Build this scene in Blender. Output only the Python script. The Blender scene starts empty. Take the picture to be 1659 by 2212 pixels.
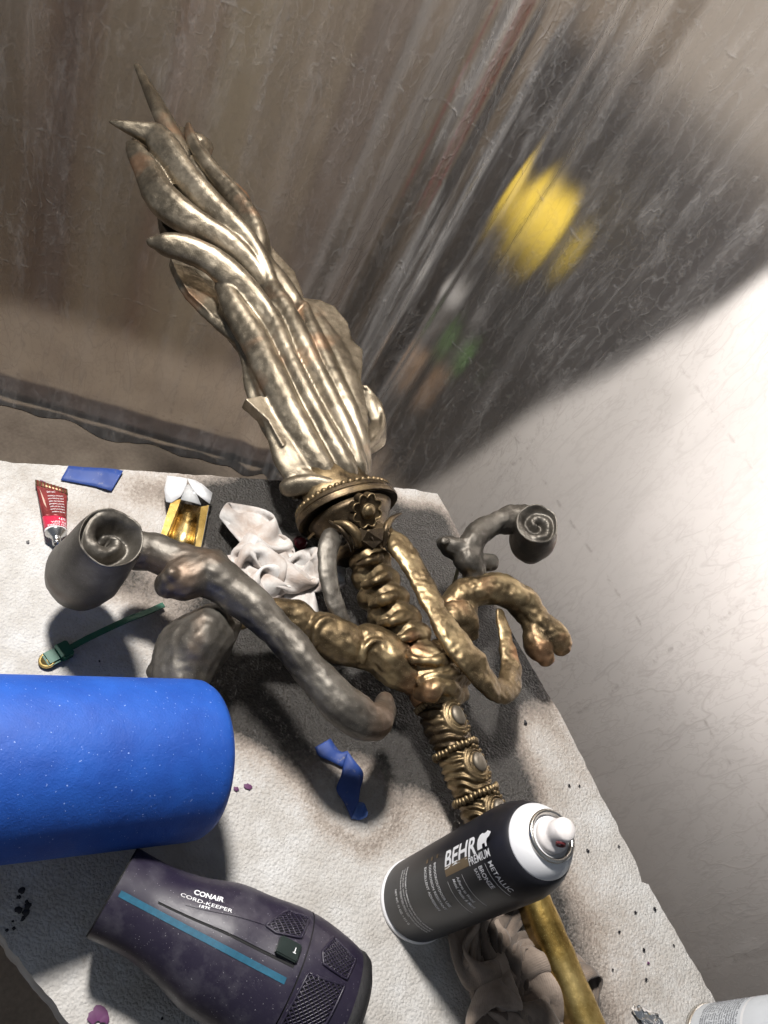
import bpy, bmesh, math, random
import numpy as np
from mathutils import Vector, Matrix, noise, geometry
from mathutils.bvhtree import BVHTree
random.seed(7); rng = np.random.default_rng(7)
PI = math.pi
scene = bpy.context.scene
COL = scene.collection

# ------------------------------------------------------------------ camera
# Picture coordinates below are those of the photograph at 1659 x 2212.
F, CX, CY, H = 1661.0, 829.5, 1106.0, 0.65
N = Vector((-900, 1300, F)).normalized()                 # straight down, in camera axes (x right, y down, z ahead)
FH = (Vector((0, 0, 1)) - N * N.z).normalized()
RT = N.cross(FH)
if RT.x < 0: RT = -RT
def c2w(v): return Vector((v.dot(RT), v.dot(FH), -v.dot(N)))
CAM = Vector((0, 0, H))
cd = bpy.data.cameras.new('camera'); cam = bpy.data.objects.new('camera', cd); COL.objects.link(cam)
ex, ey, ez = c2w(Vector((1, 0, 0))), c2w(Vector((0, 1, 0))), c2w(Vector((0, 0, 1)))
M = Matrix.Identity(4)
for i in range(3):
    M[i][0] = ex[i]; M[i][1] = -ey[i]; M[i][2] = -ez[i]; M[i][3] = CAM[i]
cam.matrix_world = M
cd.sensor_fit = 'VERTICAL'; cd.sensor_height = 36; cd.lens = 36 * F / 2212
cd.clip_start = 0.01; cd.clip_end = 60
scene.camera = cam
def rayd(px, py): return c2w(Vector((px - CX, py - CY, F)))
def P(px, py, z=0.0):                                     # the point of height z seen at a place in the picture
    d = rayd(px, py); return CAM + d * ((z - H) / d.z)
def scl(p): return F / (p - CAM).dot(ez)                  # picture units per metre there

# ------------------------------------------------------------------ world, lamps, exposure
w = bpy.data.worlds.new('World'); scene.world = w; w.use_nodes = True
w.node_tree.nodes['Background'].inputs[0].default_value = (0.80, 0.88, 1.0, 1)
w.node_tree.nodes['Background'].inputs[1].default_value = 0.19
def lamp(name, typ, loc, target, power, size=0.1, col=(1, 1, 1), **k):
    l = bpy.data.lights.new(name, typ); o = bpy.data.objects.new(name, l); COL.objects.link(o)
    o.location = loc; o.rotation_euler = (Vector(target) - Vector(loc)).to_track_quat('-Z', 'Y').to_euler()
    l.energy = power; l.color = col
    if typ == 'AREA': l.shape = 'DISK'; l.size = size
    else: l.shadow_soft_size = size
    for a, b in k.items(): setattr(l, a, b)
    return o
lamp('key_lamp', 'AREA', (-0.62, 0.60, 1.42), (0.05, 0.45, 0), 44, 0.17, (1, 0.965, 0.92))
lamp('added_lamp_behind_left', 'AREA', (-0.72, 1.52, 1.75), (-0.75, 1.75, -0.3), 46, 0.3, (1, 0.93, 0.84))  # added light, unseen, so the boards beyond the sheet are lit
lamp('added_lamp_behind_right', 'AREA', (0.335, 1.20, 0.46), (0.55, 1.30, -0.30), 6.5, 0.26, (1, 0.955, 0.935))  # added out of view to brighten the white panel and the ball
lamp('added_lamp_panel_foot', 'AREA', (0.60, 0.98, 0.17), (0.80, 1.10, -0.45), 5.2, 0.26, (1, 0.945, 0.92))  # second added lamp, lifts the lower part of the panel
lamp('added_lamp_above_cabinet', 'AREA', (0.10, 1.55, 1.6), (0.3, 1.9, 0.4), 5, 0.4, (1, 0.95, 0.9))  # added lamp for the wall and things over the cabinet
scene.view_settings.view_transform = 'Standard'; scene.view_settings.look = 'None'
scene.view_settings.gamma = 1; scene.view_settings.exposure = 0.0
scene.cycles.use_denoising = True
try: scene.cycles.denoiser = 'OPENIMAGEDENOISE'
except Exception: pass
scene.cycles.max_bounces = 5; scene.cycles.transmission_bounces = 4; scene.cycles.diffuse_bounces = 2; scene.cycles.glossy_bounces = 3
scene.cycles.use_adaptive_sampling = True; scene.cycles.adaptive_threshold = .03
scene.cycles.caustics_reflective = False; scene.cycles.caustics_refractive = False
scene.cycles.sample_clamp_indirect = 4

# ------------------------------------------------------------------ materials
class NT:
    def __init__(s, name):
        s.m = bpy.data.materials.new(name); s.m.use_nodes = True; s.t = s.m.node_tree; s.n = s.t.nodes; s.l = s.t.links
        s.b = s.n['Principled BSDF']; s.out = s.n['Material Output']
        s.tc = s.n.new('ShaderNodeTexCoord'); s.co = s.tc.outputs['Object']
    def link(s, a, b): s.l.new(a, b)
    def set(s, **k):
        for a, v in k.items():
            i = s.b.inputs[a.replace('_', ' ')]
            if hasattr(v, 'is_linked') or hasattr(v, 'links'): s.l.new(v, i)
            else: i.default_value = v if not isinstance(v, tuple) or len(v) != 3 else (*v, 1)
        return s
    def noise(s, scale, detail=4, rough=.55, co=None, dist=0):
        n = s.n.new('ShaderNodeTexNoise'); n.inputs['Scale'].default_value = scale; n.inputs['Detail'].default_value = detail
        n.inputs['Roughness'].default_value = rough; n.inputs['Distortion'].default_value = dist
        s.l.new(co or s.co, n.inputs['Vector']); return n.outputs['Fac']
    def voro(s, scale, feat='F1', co=None, out='Distance'):
        n = s.n.new('ShaderNodeTexVoronoi'); n.feature = feat; n.inputs['Scale'].default_value = scale
        s.l.new(co or s.co, n.inputs['Vector']); return n.outputs[out]
    def ramp(s, fac, stops):
        n = s.n.new('ShaderNodeValToRGB'); e = n.color_ramp.elements
        while len(e) < len(stops): e.new(0.5)
        for k, (p, c) in enumerate(stops):
            e[k].position = p; e[k].color = (*c, 1) if not isinstance(c, (int, float)) else (c, c, c, 1)
        s.l.new(fac, n.inputs[0]); return n.outputs[0]
    def math(s, op, a, b=0.0, clamp=False):
        n = s.n.new('ShaderNodeMath'); n.operation = op; n.use_clamp = clamp
        for i, v in enumerate((a, b)):
            if isinstance(v, (int, float)): n.inputs[i].default_value = v
            else: s.l.new(v, n.inputs[i])
        return n.outputs[0]
    def mix(s, fac, a, b):
        n = s.n.new('ShaderNodeMix'); n.data_type = 'RGBA'
        for i, v in ((0, fac), (6, a), (7, b)):
            if isinstance(v, (int, float)): n.inputs[i].default_value = v
            elif isinstance(v, tuple): n.inputs[i].default_value = (*v, 1)
            else: s.l.new(v, n.inputs[i])
        return n.outputs[2]
    def bump(s, h, strength=.5, dist=.001, prev=None):
        n = s.n.new('ShaderNodeBump'); n.inputs['Strength'].default_value = strength; n.inputs['Distance'].default_value = dist
        s.l.new(h, n.inputs['Height'])
        if prev is not None: s.l.new(prev, n.inputs['Normal'])
        return n.outputs[0]
    def attr(s, name):
        n = s.n.new('ShaderNodeAttribute'); n.attribute_name = name; return n
    def mapping(s, scale=(1, 1, 1), rot=(0, 0, 0), co=None):
        n = s.n.new('ShaderNodeMapping'); n.inputs['Scale'].default_value = scale; n.inputs['Rotation'].default_value = rot
        s.l.new(co or s.co, n.inputs['Vector']); return n.outputs[0]

def plain(name, col, rough=.5, metal=0.0, nscale=60, amp=.15, bscale=None, bstr=.2, bdist=.0006, **k):
    t = NT(name); c = Vector(col)
    fac = t.noise(nscale, 5)
    t.set(Base_Color=t.ramp(fac, [(.3, tuple(c * (1 - amp))), (.7, tuple(c * (1 + amp)))]), Roughness=rough, Metallic=metal)
    if bscale: t.set(Normal=t.bump(t.noise(bscale, 4), bstr, bdist))
    for a, v in k.items(): t.set(**{a: v})
    return t.m

def metal_paint(name, dark, mid, light, copper=None, rough=.4, metal=.85, copamt=.62, pits=.5):
    t = NT(name)
    a = t.noise(22, 6, .6); b = t.noise(130, 6, .65)
    f = t.math('ADD', t.math('MULTIPLY', a, .80), t.math('MULTIPLY', b, .20))
    col = t.ramp(f, [(.34, dark), (.5, mid), (.66, light)])
    if copper:
        g = t.ramp(t.noise(11, 3, .5, t.mapping((1, 1.1, .9), (1, 2, 3))), [(copamt, 0), (copamt + .1, 1)])
        col = t.mix(t.math('MULTIPLY', g, .75), col, copper)
    sp = t.ramp(t.noise(900, 2, .5), [(.62, 0), (.72, 1)])
    col = t.mix(t.math('MULTIPLY', sp, .35), col, tuple(min(1, x * 1.7) for x in light))
    r = t.math('ADD', t.math('MULTIPLY', b, .20), rough - .10)
    n1 = t.bump(t.noise(230, 5, .62), .20, .0011)
    n3 = t.bump(t.noise(900, 3, .6), .4 * pits, .0007, n1)
    t.set(Base_Color=col, Roughness=r, Metallic=metal, Normal=n3)
    return t.m
M_blade = metal_paint('blade_bronze', (.100, .083, .061), (.205, .173, .128), (.42, .36, .275), (.42, .24, .14), .40, .90, .60, 1.3)
M_bronze = metal_paint('antique_bronze', (.055, .040, .024), (.185, .135, .075), (.42, .325, .185), (.36, .20, .11), .44, .90, .62)
M_dark = metal_paint('dark_bronze', (.018, .013, .009), (.070, .050, .030), (.24, .175, .095), None, .42, .82)
M_pewter = metal_paint('gunmetal_bronze', (.062, .055, .046), (.108, .097, .083), (.19, .175, .152), (.155, .105, .072), .50, .70, .56)
M_gold = metal_paint('gold_paint', (.14, .085, .02), (.40, .27, .08), (.70, .52, .21), None, .38, .95, .6, .2)
M_brass = plain('bright_gold', (.62, .45, .17), .3, 1.0, 80, .25, 300)
M_silver = plain('dull_bronze_grey', (.15, .128, .10), .5, .6)

# ------------------------------------------------------------------ object helpers
def tag(o, label, cat, group=None, kind=None):
    if label: o['label'] = label
    if cat: o['category'] = cat
    if group: o['group'] = group
    if kind: o['kind'] = kind
    return o
def empty(name, loc):
    o = bpy.data.objects.new(name, None); o.location = loc; o.empty_display_size = .01; COL.objects.link(o); o['base'] = list(loc)
    return o
def mk(name, verts, faces, mat, parent=None, smooth=True, origin=None):
    V = [Vector(v) for v in verts]
    if parent is not None: base = Vector(parent['base'])
    elif origin is not None: base = Vector(origin)
    else:
        base = Vector((sum(v.x for v in V) / len(V), sum(v.y for v in V) / len(V), min(v.z for v in V)))
    me = bpy.data.meshes.new(name); me.from_pydata([v - base for v in V], [], faces); me.update()
    if smooth: me.polygons.foreach_set('use_smooth', [True] * len(me.polygons))
    if mat:
        for m in (mat if isinstance(mat, (list, tuple)) else [mat]): me.materials.append(m)
    o = bpy.data.objects.new(name, me); COL.objects.link(o); o['base'] = list(base)
    if parent is not None: o.parent = parent
    else: o.location = base
    return o
def fix(o):
    bm = bmesh.new(); bm.from_mesh(o.data); bmesh.ops.recalc_face_normals(bm, faces=bm.faces); bm.to_mesh(o.data); bm.free(); return o
def sharp(o, ang=35):
    try: o.data.set_sharp_from_angle(angle=math.radians(ang))
    except Exception: pass
    return o
def cat(pts, n=8):                                        # Catmull-Rom through tuples
    A = np.array(pts, float); out = []
    ext = np.vstack([2 * A[0] - A[1], A, 2 * A[-1] - A[-2]])
    for i in range(1, len(ext) - 2):
        p0, p1, p2, p3 = ext[i - 1:i + 3]
        for k in range(n):
            t = k / n
            out.append(.5 * ((2 * p1) + (-p0 + p2) * t + (2 * p0 - 5 * p1 + 4 * p2 - p3) * t * t + (-p0 + 3 * p1 - 3 * p2 + p3) * t ** 3))
    out.append(A[-1]); return np.array(out)
def loft(rings, closed_ring=True, cap=True):
    V = [v for r in rings for v in r]; n = len(rings[0]); Fc = []
    for i in range(len(rings) - 1):
        for j in range(n if closed_ring else n - 1):
            a = i * n + j; b = i * n + (j + 1) % n
            Fc.append((a, b, b + n, a + n))
    if cap and closed_ring:
        Fc.append(tuple(range(n))[::-1]); Fc.append(tuple(range((len(rings) - 1) * n, len(rings) * n)))
    return V, Fc
def sweep(path, radii, zs=1.0, seg=16, up=Vector((0, 0, 1)), prof=None, round_ends=True):
    """tube through world points; zs flattens it in the up direction"""
    path = [Vector(p) for p in path]; radii = list(radii); zs = zs if isinstance(zs, (list, np.ndarray)) else [zs] * len(path)
    zs = list(zs)
    if round_ends:
        def ends(p, q, r, z):
            d = (p - q).normalized(); return [(p + d * r * s, r * c, z) for s, c in ((.45, .87), (.8, .55), (.95, .2))]
        a = ends(path[0], path[1], radii[0], zs[0]); b = ends(path[-1], path[-2], radii[-1], zs[-1])
        path = [x[0] for x in a[::-1]] + path + [x[0] for x in b]
        radii = [x[1] for x in a[::-1]] + radii + [x[1] for x in b]; zs = [x[2] for x in a[::-1]] + zs + [x[2] for x in b]
    rings = []
    for i, p in enumerate(path):
        t = (path[min(i + 1, len(path) - 1)] - path[max(i - 1, 0)]).normalized()
        s = t.cross(up)
        if s.length < 1e-4: s = t.cross(Vector((1, 0, 0)))
        s.normalize(); u = s.cross(t)
        ring = []
        for j in range(seg):
            a = 2 * PI * j / seg; k = prof(a, i / (len(path) - 1)) if prof else 1
            ring.append(p + (s * math.cos(a) + u * math.sin(a) * zs[i]) * radii[i] * k)
        rings.append(ring)
    return loft(rings)
def tube(pts, n=8, zs=1.0, seg=16, prof=None):
    """pts: (picture x, picture y, height, half width in picture units)"""
    A = cat(pts, n); W = [P(a[0], a[1], a[2]) for a in A]
    return sweep(W, [max(a[3], .6) * 1.13 / scl(p) for a, p in zip(A, W)], zs, seg, prof=prof)
def ball(px, py, z, r, sc=(1, 1, 1), seg=14):
    c = P(px, py, z); R = r / scl(c); return ellipsoid(c, R, sc, seg)
def ellipsoid(c, R, sc=(1, 1, 1), seg=14):
    rings = []
    for i in range(1, seg):
        th = PI * i / seg
        rings.append([c + Vector((R * sc[0] * math.sin(th) * math.cos(2 * PI * j / seg), R * sc[1] * math.sin(th) * math.sin(2 * PI * j / seg), R * sc[2] * math.cos(th))) for j in range(seg)])
    return loft(rings)
def join(*vf):
    V, Fc = [], []
    for v, f in vf:
        k = len(V); V += list(v); Fc += [tuple(i + k for i in q) for q in f]
    return V, Fc
def fuse(name, shapes, mat, parent, voxel=.0016, smooth=6, lump=0.0, lscale=60, lump2=0.0, l2scale=180):
    """melt overlapping closed shapes into one skin"""
    V, Fc = join(*shapes)
    ext = [max(v[i] for v in V) - min(v[i] for v in V) for i in range(3)]
    assert max(ext) < 1.5 and ext[0] == ext[0], (name, ext)
    o = mk(name, V, Fc, mat, parent); fix(o)
    m = o.modifiers.new('r', 'REMESH'); m.mode = 'VOXEL'; m.voxel_size = voxel; m.use_smooth_shade = True
    if smooth:
        s = o.modifiers.new('s', 'SMOOTH'); s.iterations = smooth; s.factor = .5
    dg = bpy.context.evaluated_depsgraph_get(); me = bpy.data.meshes.new_from_object(o.evaluated_get(dg))
    o.modifiers.clear(); old = o.data; o.data = me; me.name = name; bpy.data.meshes.remove(old)
    if not me.materials: me.materials.append(mat)
    if lump or lump2:
        base = Vector(o['base']); nn = noise.noise; k = len(me.vertices)
        co = np.empty(k * 3); no = np.empty(k * 3); me.vertices.foreach_get('co', co); me.vertex_normals.foreach_get('vector', no)
        co = co.reshape(-1, 3); no = no.reshape(-1, 3); off = Vector((7, 3, 1))
        d = np.empty(k)
        for i in range(k):
            q = Vector(co[i]) + base; d[i] = (lump * nn(q * lscale) if lump else 0) + (lump2 * nn(q * l2scale + off) if lump2 else 0)
        me.vertices.foreach_set('co', (co + no * d[:, None]).ravel()); me.update()
    me.polygons.foreach_set('use_smooth', [True] * len(me.polygons))
    return o
def share(name, src, parent, loc, rot=None, scale=None):   # another object on the same mesh, under the same thing
    o = bpy.data.objects.new(name, src.data); COL.objects.link(o); o.parent = parent
    o.location = Vector(loc) - Vector(parent['base'])
    if rot is not None: o.rotation_mode = 'QUATERNION'; o.rotation_quaternion = rot
    if scale is not None: o.scale = scale
    return o
def text_mesh(body, size, align='LEFT', shear=0.0, bold=0.0, xs=1.0):
    cu = bpy.data.curves.new('t', 'FONT'); cu.body = body; cu.size = size; cu.align_x = align; cu.shear = shear; cu.offset = bold * size
    cu.resolution_u = 3
    o = bpy.data.objects.new('t', cu); COL.objects.link(o)
    dg = bpy.context.evaluated_depsgraph_get(); dg.update()
    me = bpy.data.meshes.new_from_object(o.evaluated_get(dg)); bpy.data.objects.remove(o); bpy.data.curves.remove(cu)
    bm = bmesh.new(); bm.from_mesh(me); bpy.data.meshes.remove(me)
    bmesh.ops.remove_doubles(bm, verts=bm.verts, dist=1e-6)
    bmesh.ops.triangulate(bm, faces=bm.faces)
    for _ in range(3):
        long = [e for e in bm.edges if e.calc_length() > .003]
        if not long: break
        bmesh.ops.subdivide_edges(bm, edges=long, cuts=1); bmesh.ops.triangulate(bm, faces=bm.faces)
    V = [(v.co.x * xs, v.co.y) for v in bm.verts]; bm.verts.index_update(); Fc = [tuple(v.index for v in f.verts) for f in bm.faces]
    bm.free(); return V, Fc
def flat_poly(pts, cut=.003):                              # a filled 2D outline, cut small enough to wrap
    bm = bmesh.new(); vs = [bm.verts.new((x, y, 0)) for x, y in pts]; bm.faces.new(vs); bmesh.ops.triangulate(bm, faces=bm.faces)
    for _ in range(4):
        long = [e for e in bm.edges if e.calc_length() > cut]
        if not long: break
        bmesh.ops.subdivide_edges(bm, edges=long, cuts=1); bmesh.ops.triangulate(bm, faces=bm.faces)
    V = [(v.co.x, v.co.y) for v in bm.verts]; bm.verts.index_update(); Fc = [tuple(v.index for v in f.verts) for f in bm.faces]; bm.free()
    return V, Fc

# ================================================================== the setting
FLOOR = -0.95
C0 = Vector((-0.258, 1.442, 0)); D1 = Vector((-.899, -.438, 0)).normalized(); D2 = Vector((.816, -.578, 0)).normalized()
N1 = Vector((-D1.y, D1.x, 0)); N1 = -N1 if N1.dot(C0) > 0 else N1      # into the booth
N2 = Vector((-D2.y, D2.x, 0)); N2 = -N2 if N2.dot(C0) > 0 else N2
t = NT('concrete'); f1 = t.noise(9, 8, .6); f2 = t.noise(120, 4)
t.set(Base_Color=t.ramp(t.math('ADD', t.math('MULTIPLY', f1, .7), t.math('MULTIPLY', f2, .3)), [(.35, (.17, .13, .10)), (.65, (.30, .245, .19))]),
      Roughness=.75, Normal=t.bump(f2, .4, .002)); M_floor = t.m
g = [(x, y, FLOOR) for y in (-4, 9) for x in (-7, 7)]
tag(mk('floor', g, [(0, 1, 3, 2)], M_floor, origin=(0, 0, FLOOR)), 'brown concrete floor below the foam board', None, kind='structure')
# back wall of the room behind the sheet
M_wall = plain('painted_wall', (.42, .38, .34), .8, 0, 6, .12)
b0 = C0 + Vector((0, 1.3, 0))
def boxo(name, lo, hi, mat, parent=None, rotz=0, origin=None, bev=.0):
    bm = bmesh.new(); bmesh.ops.create_cube(bm, size=1)
    lo, hi = Vector(lo), Vector(hi)
    for v in bm.verts: v.co = Vector([lo[i] + (hi[i] - lo[i]) * (v.co[i] + .5) for i in range(3)])
    if bev: bmesh.ops.bevel(bm, geom=list(bm.edges), offset=bev, segments=2, affect='EDGES')
    if rotz: bmesh.ops.rotate(bm, verts=bm.verts, cent=(0, 0, 0), matrix=Matrix.Rotation(rotz, 3, 'Z'))
    if origin is not None: bmesh.ops.translate(bm, verts=bm.verts, vec=Vector(origin))
    V = [v.co.copy() for v in bm.verts]; bm.verts.index_update(); Fc = [tuple(v.index for v in f.verts) for f in bm.faces]; bm.free()
    return mk(name, V, Fc, mat, parent, smooth=False)
for nm, a, b in (('wall_behind_left', C0 + D1 * -1.6 + Vector((0, 1.0, 0)), C0 + D1 * 2.6 + Vector((0, 1.0, 0))),):
    o = mk(nm, [a + Vector((0, 0, FLOOR)), b + Vector((0, 0, FLOOR)), b + Vector((0, 0, 2.2)), a + Vector((0, 0, 2.2))], [(0, 1, 2, 3)], plain('tan_wall', (.30, .24, .18), .8, 0, 5, .1))
    tag(o, None, None, kind='structure')
a = C0 - N2 * 1.15 - D2 * 1.2; b = C0 - N2 * 1.15 + D2 * 3.6
tag(mk('wall_behind_right', [a + Vector((0, 0, FLOOR)), b + Vector((0, 0, FLOOR)), b + Vector((0, 0, 2.2)), a + Vector((0, 0, 2.2))], [(0, 1, 2, 3)], M_wall), None, None, kind='structure')

# plastic sheeting hung round the booth: one continuous curtain with a corner behind the blade
t = NT('plastic_film')
sa, za = t.attr('sheet_s').outputs['Fac'], t.attr('sheet_z').outputs['Fac']
cmb = t.n.new('ShaderNodeCombineXYZ'); t.link(sa, cmb.inputs[0]); t.link(za, cmb.inputs[1]); SZ = cmb.outputs[0]
rg = t.n.new('ShaderNodeTexNoise'); rg.noise_type = 'RIDGED_MULTIFRACTAL'; rg.noise_dimensions = '2D'; rg.inputs['Scale'].default_value = 9; rg.inputs['Detail'].default_value = 5; rg.inputs['Roughness'].default_value = .62
t.link(t.mapping((1.6, .7, 1), (0, 0, .25), SZ), rg.inputs['Vector'])
patch = t.ramp(t.noise(3.2, 2, .5, SZ), [(.36, .12), (.66, 1)])
h = t.math('MULTIPLY', rg.outputs['Fac'], patch)
wob = t.noise(6, 2, .5, SZ)
def crease(co, freq, ph):                                  # the folds the sheet was packed with
    x = t.math('FRACT', t.math('ADD', t.math('MULTIPLY', co, freq), t.math('ADD', t.math('MULTIPLY', wob, .10), ph)))
    return t.ramp(t.math('ABSOLUTE', t.math('SUBTRACT', x, .5)), [(0, 1), (.016, 0)])
brk = t.ramp(t.noise(55, 3, .6, SZ), [(.48, 0), (.62, 1)])
cr = t.math('MULTIPLY', t.math('MAXIMUM', crease(sa, 2.3, .3), crease(za, 3.1, .1)), brk)
h = t.math('ADD', h, t.math('MULTIPLY', cr, .35))
st1 = t.n.new('ShaderNodeTexNoise'); st1.noise_type = 'RIDGED_MULTIFRACTAL'; st1.noise_dimensions = '2D'; st1.inputs['Scale'].default_value = 7; st1.inputs['Detail'].default_value = 4
t.link(t.mapping((3.4, .30, 1), (0, 0, .10), SZ), st1.inputs['Vector'])            # long hanging folds
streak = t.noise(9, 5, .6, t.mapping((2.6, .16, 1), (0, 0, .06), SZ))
h2 = t.math('ADD', t.math('ADD', h, t.math('MULTIPLY', st1.outputs['Fac'], .40)), t.math('MULTIPLY', t.noise(45, 5, .6, t.mapping((1.6, .7, 1), (0, 0, .4), SZ)), .35))
def vein(scale, mp, wdt):
    q_ = t.math('ABSOLUTE', t.math('SUBTRACT', t.noise(scale, 3, .58, mp, .25), .5)); return t.ramp(q_, [(0, 1), (wdt, 0)])
pm = t.ramp(t.noise(2.6, 2, .5, t.mapping((1, 1, 1), (0, 0, 1.2), SZ)), [(.36, .35), (.58, 1)])
vn = t.math('MULTIPLY', t.math('MAXIMUM', vein(8, t.mapping((2.6, .6, 1), (0, 0, .45), SZ), .022), t.math('MULTIPLY', vein(24, t.mapping((1.9, .8, 1), (0, 0, .35), SZ), .040), .6)), pm)
bmp = t.bump(t.math('ADD', h2, t.math('MULTIPLY', vn, .45)), .50, .0062); bsoft = bmp
scuff_v = t.math('MULTIPLY', vn, .45)
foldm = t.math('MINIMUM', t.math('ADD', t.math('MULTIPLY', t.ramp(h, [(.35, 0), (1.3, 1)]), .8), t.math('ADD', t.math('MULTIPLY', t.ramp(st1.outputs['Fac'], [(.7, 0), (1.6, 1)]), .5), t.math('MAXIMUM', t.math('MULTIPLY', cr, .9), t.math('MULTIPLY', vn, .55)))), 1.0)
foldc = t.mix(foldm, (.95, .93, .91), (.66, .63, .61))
def node(tp, **k):
    n = t.n.new(tp)
    for a_, v in k.items(): n.inputs[a_].default_value = v
    return n
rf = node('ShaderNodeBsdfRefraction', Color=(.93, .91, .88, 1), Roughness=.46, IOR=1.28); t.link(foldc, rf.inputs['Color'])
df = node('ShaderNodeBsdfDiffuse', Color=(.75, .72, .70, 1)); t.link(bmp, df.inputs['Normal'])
gl = node('ShaderNodeBsdfGlossy', Color=(1, .97, .93, 1), Roughness=.16); t.link(bmp, gl.inputs['Normal'])
scuff = t.math('MAXIMUM', t.ramp(t.noise(16, 6, .7, t.mapping((1.4, .4, 1), (0, 0, .2), SZ)), [(.55, 0), (.8, 1)]), t.math('MULTIPLY', cr, .5))
scuff = t.math('ADD', t.math('ADD', scuff, scuff_v), t.math('MULTIPLY', t.ramp(h, [(.55, 0), (1.5, 1)]), .55))
m1 = t.n.new('ShaderNodeMixShader'); t.link(t.math('ADD', t.math('ADD', t.math('ADD', t.math('MULTIPLY', scuff, .20), t.math('MULTIPLY', t.ramp(t.math('ABSOLUTE', t.math('SUBTRACT', sa, .03)), [(.02, 1), (.20, 0)]), t.math('MULTIPLY', t.ramp(streak, [(.46, 0), (.62, 1)]), .22))), t.math('MULTIPLY', t.ramp(streak, [(.48, 0), (.72, 1)]), .09)), .06), m1.inputs[0]); t.link(rf.outputs[0], m1.inputs[1]); t.link(df.outputs[0], m1.inputs[2])  # pale highlights of the corner folds painted in as whiter, more diffuse film
fr = node('ShaderNodeFresnel', IOR=1.5); t.link(bmp, fr.inputs['Normal'])
m2 = t.n.new('ShaderNodeMixShader'); t.link(fr.outputs[0], m2.inputs[0]); t.link(m1.outputs[0], m2.inputs[1]); t.link(gl.outputs[0], m2.inputs[2])
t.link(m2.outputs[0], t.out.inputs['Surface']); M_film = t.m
S = np.concatenate([np.linspace(-1.35, -.12, 130), np.linspace(-.11, .25, 60), np.linspace(.26, 2.3, 190)]); Z = np.concatenate([np.linspace(FLOOR + .004, .9, 110), np.linspace(.95, 2.5, 12)])
fv = []
def along(s):
    R = .10                                                # rounded corner
    if s < -R: p = C0 + D1 * -s; nn = N1
    elif s > R: p = C0 + D2 * s; nn = N2
    else:
        u = (s + R) / (2 * R); a_ = C0 + D1 * R; b_ = C0 + D2 * R
        p = a_ * (1 - u) ** 2 + C0 * (2 * u * (1 - u)) + b_ * u * u; nn = (N1 * (1 - u) + N2 * u).normalized()
    return p, nn
for z in Z:
    for s in S:
        p, nn = along(s)
        lean = (z - FLOOR)
        corner = math.exp(-((s - .02 * lean) / .22) ** 2)
        d = (.016 if s < .1 else .010) * noise.noise((s * 7 + .35 * z, z * .5, 3)) + (.006 if s < .1 else .0022) * noise.noise((s * 24 + .9 * z, z * .8, 9))
        d += corner * .042 * noise.noise((s * 20 - .4 * z, z * .25, 5)) + .012 * noise.noise((s * 1.5, z * 1.9, 1))
        if s > 0: d += .030 * noise.noise((s * 2.3 + z * 1.6, z * 2.0, 8)) * min(1, s / .5)
        low = max(0, 1 - lean / .10); d += .035 * low ** 2 * (1.2 + noise.noise((s * 9, 0, 2)))
        fv.append(p + nn * (d + .0) + Vector((0, 0, z)))
nS = len(S); ff = [(j * nS + i, j * nS + i + 1, (j + 1) * nS + i + 1, (j + 1) * nS + i) for j in range(len(Z) - 1) for i in range(nS - 1)]
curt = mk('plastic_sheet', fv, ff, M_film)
pl_ = curt.data.polygons[nS * 30]
if pl_.normal.dot(CAM - (pl_.center + curt.location)) < 0: curt.data.flip_normals()
for an_, vals in (('sheet_s', [float(x) for _ in Z for x in S]), ('sheet_z', [float(z) for z in Z for _ in S])):
    curt.data.attributes.new(an_, 'FLOAT', 'POINT').data.foreach_set('value', vals)
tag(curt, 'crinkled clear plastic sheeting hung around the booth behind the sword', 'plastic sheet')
def behind(px, py, dist, right=True):                      # a place beyond the sheet, seen bent through it
    d = rayd(px, py).normalized(); nn = N2 if right else N1
    tt = (C0 - CAM).dot(nn) / d.dot(nn); q = CAM + d * tt
    eta = 1 / 1.28; ci = -d.dot(nn); k = 1 - eta * eta * (1 - ci * ci)
    r = d * eta + nn * (eta * ci - math.sqrt(k)); return q + r * dist

# dark strip on the floor in front of the sheet's hem
M_sill = plain('dark_stained_timber', (.035, .022, .02), .55, 0, 30, .35, 90, .3)
a0, a1 = P(-260, 778, FLOOR), P(660, 1036, FLOOR)
dd = (a1 - a0).normalized(); qq = Vector((-dd.y, dd.x, 0)); qq = -qq if qq.dot(N1) < 0 else qq
o = boxo('sill_board', (-.06, -.0, 0), ((a1 - a0).length, .075, .02), M_sill, None, math.atan2(dd.y, dd.x), a0 - qq * 0, .003)
tag(o, 'dark stained timber strip on the floor along the sheet hem', 'floor board')

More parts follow.
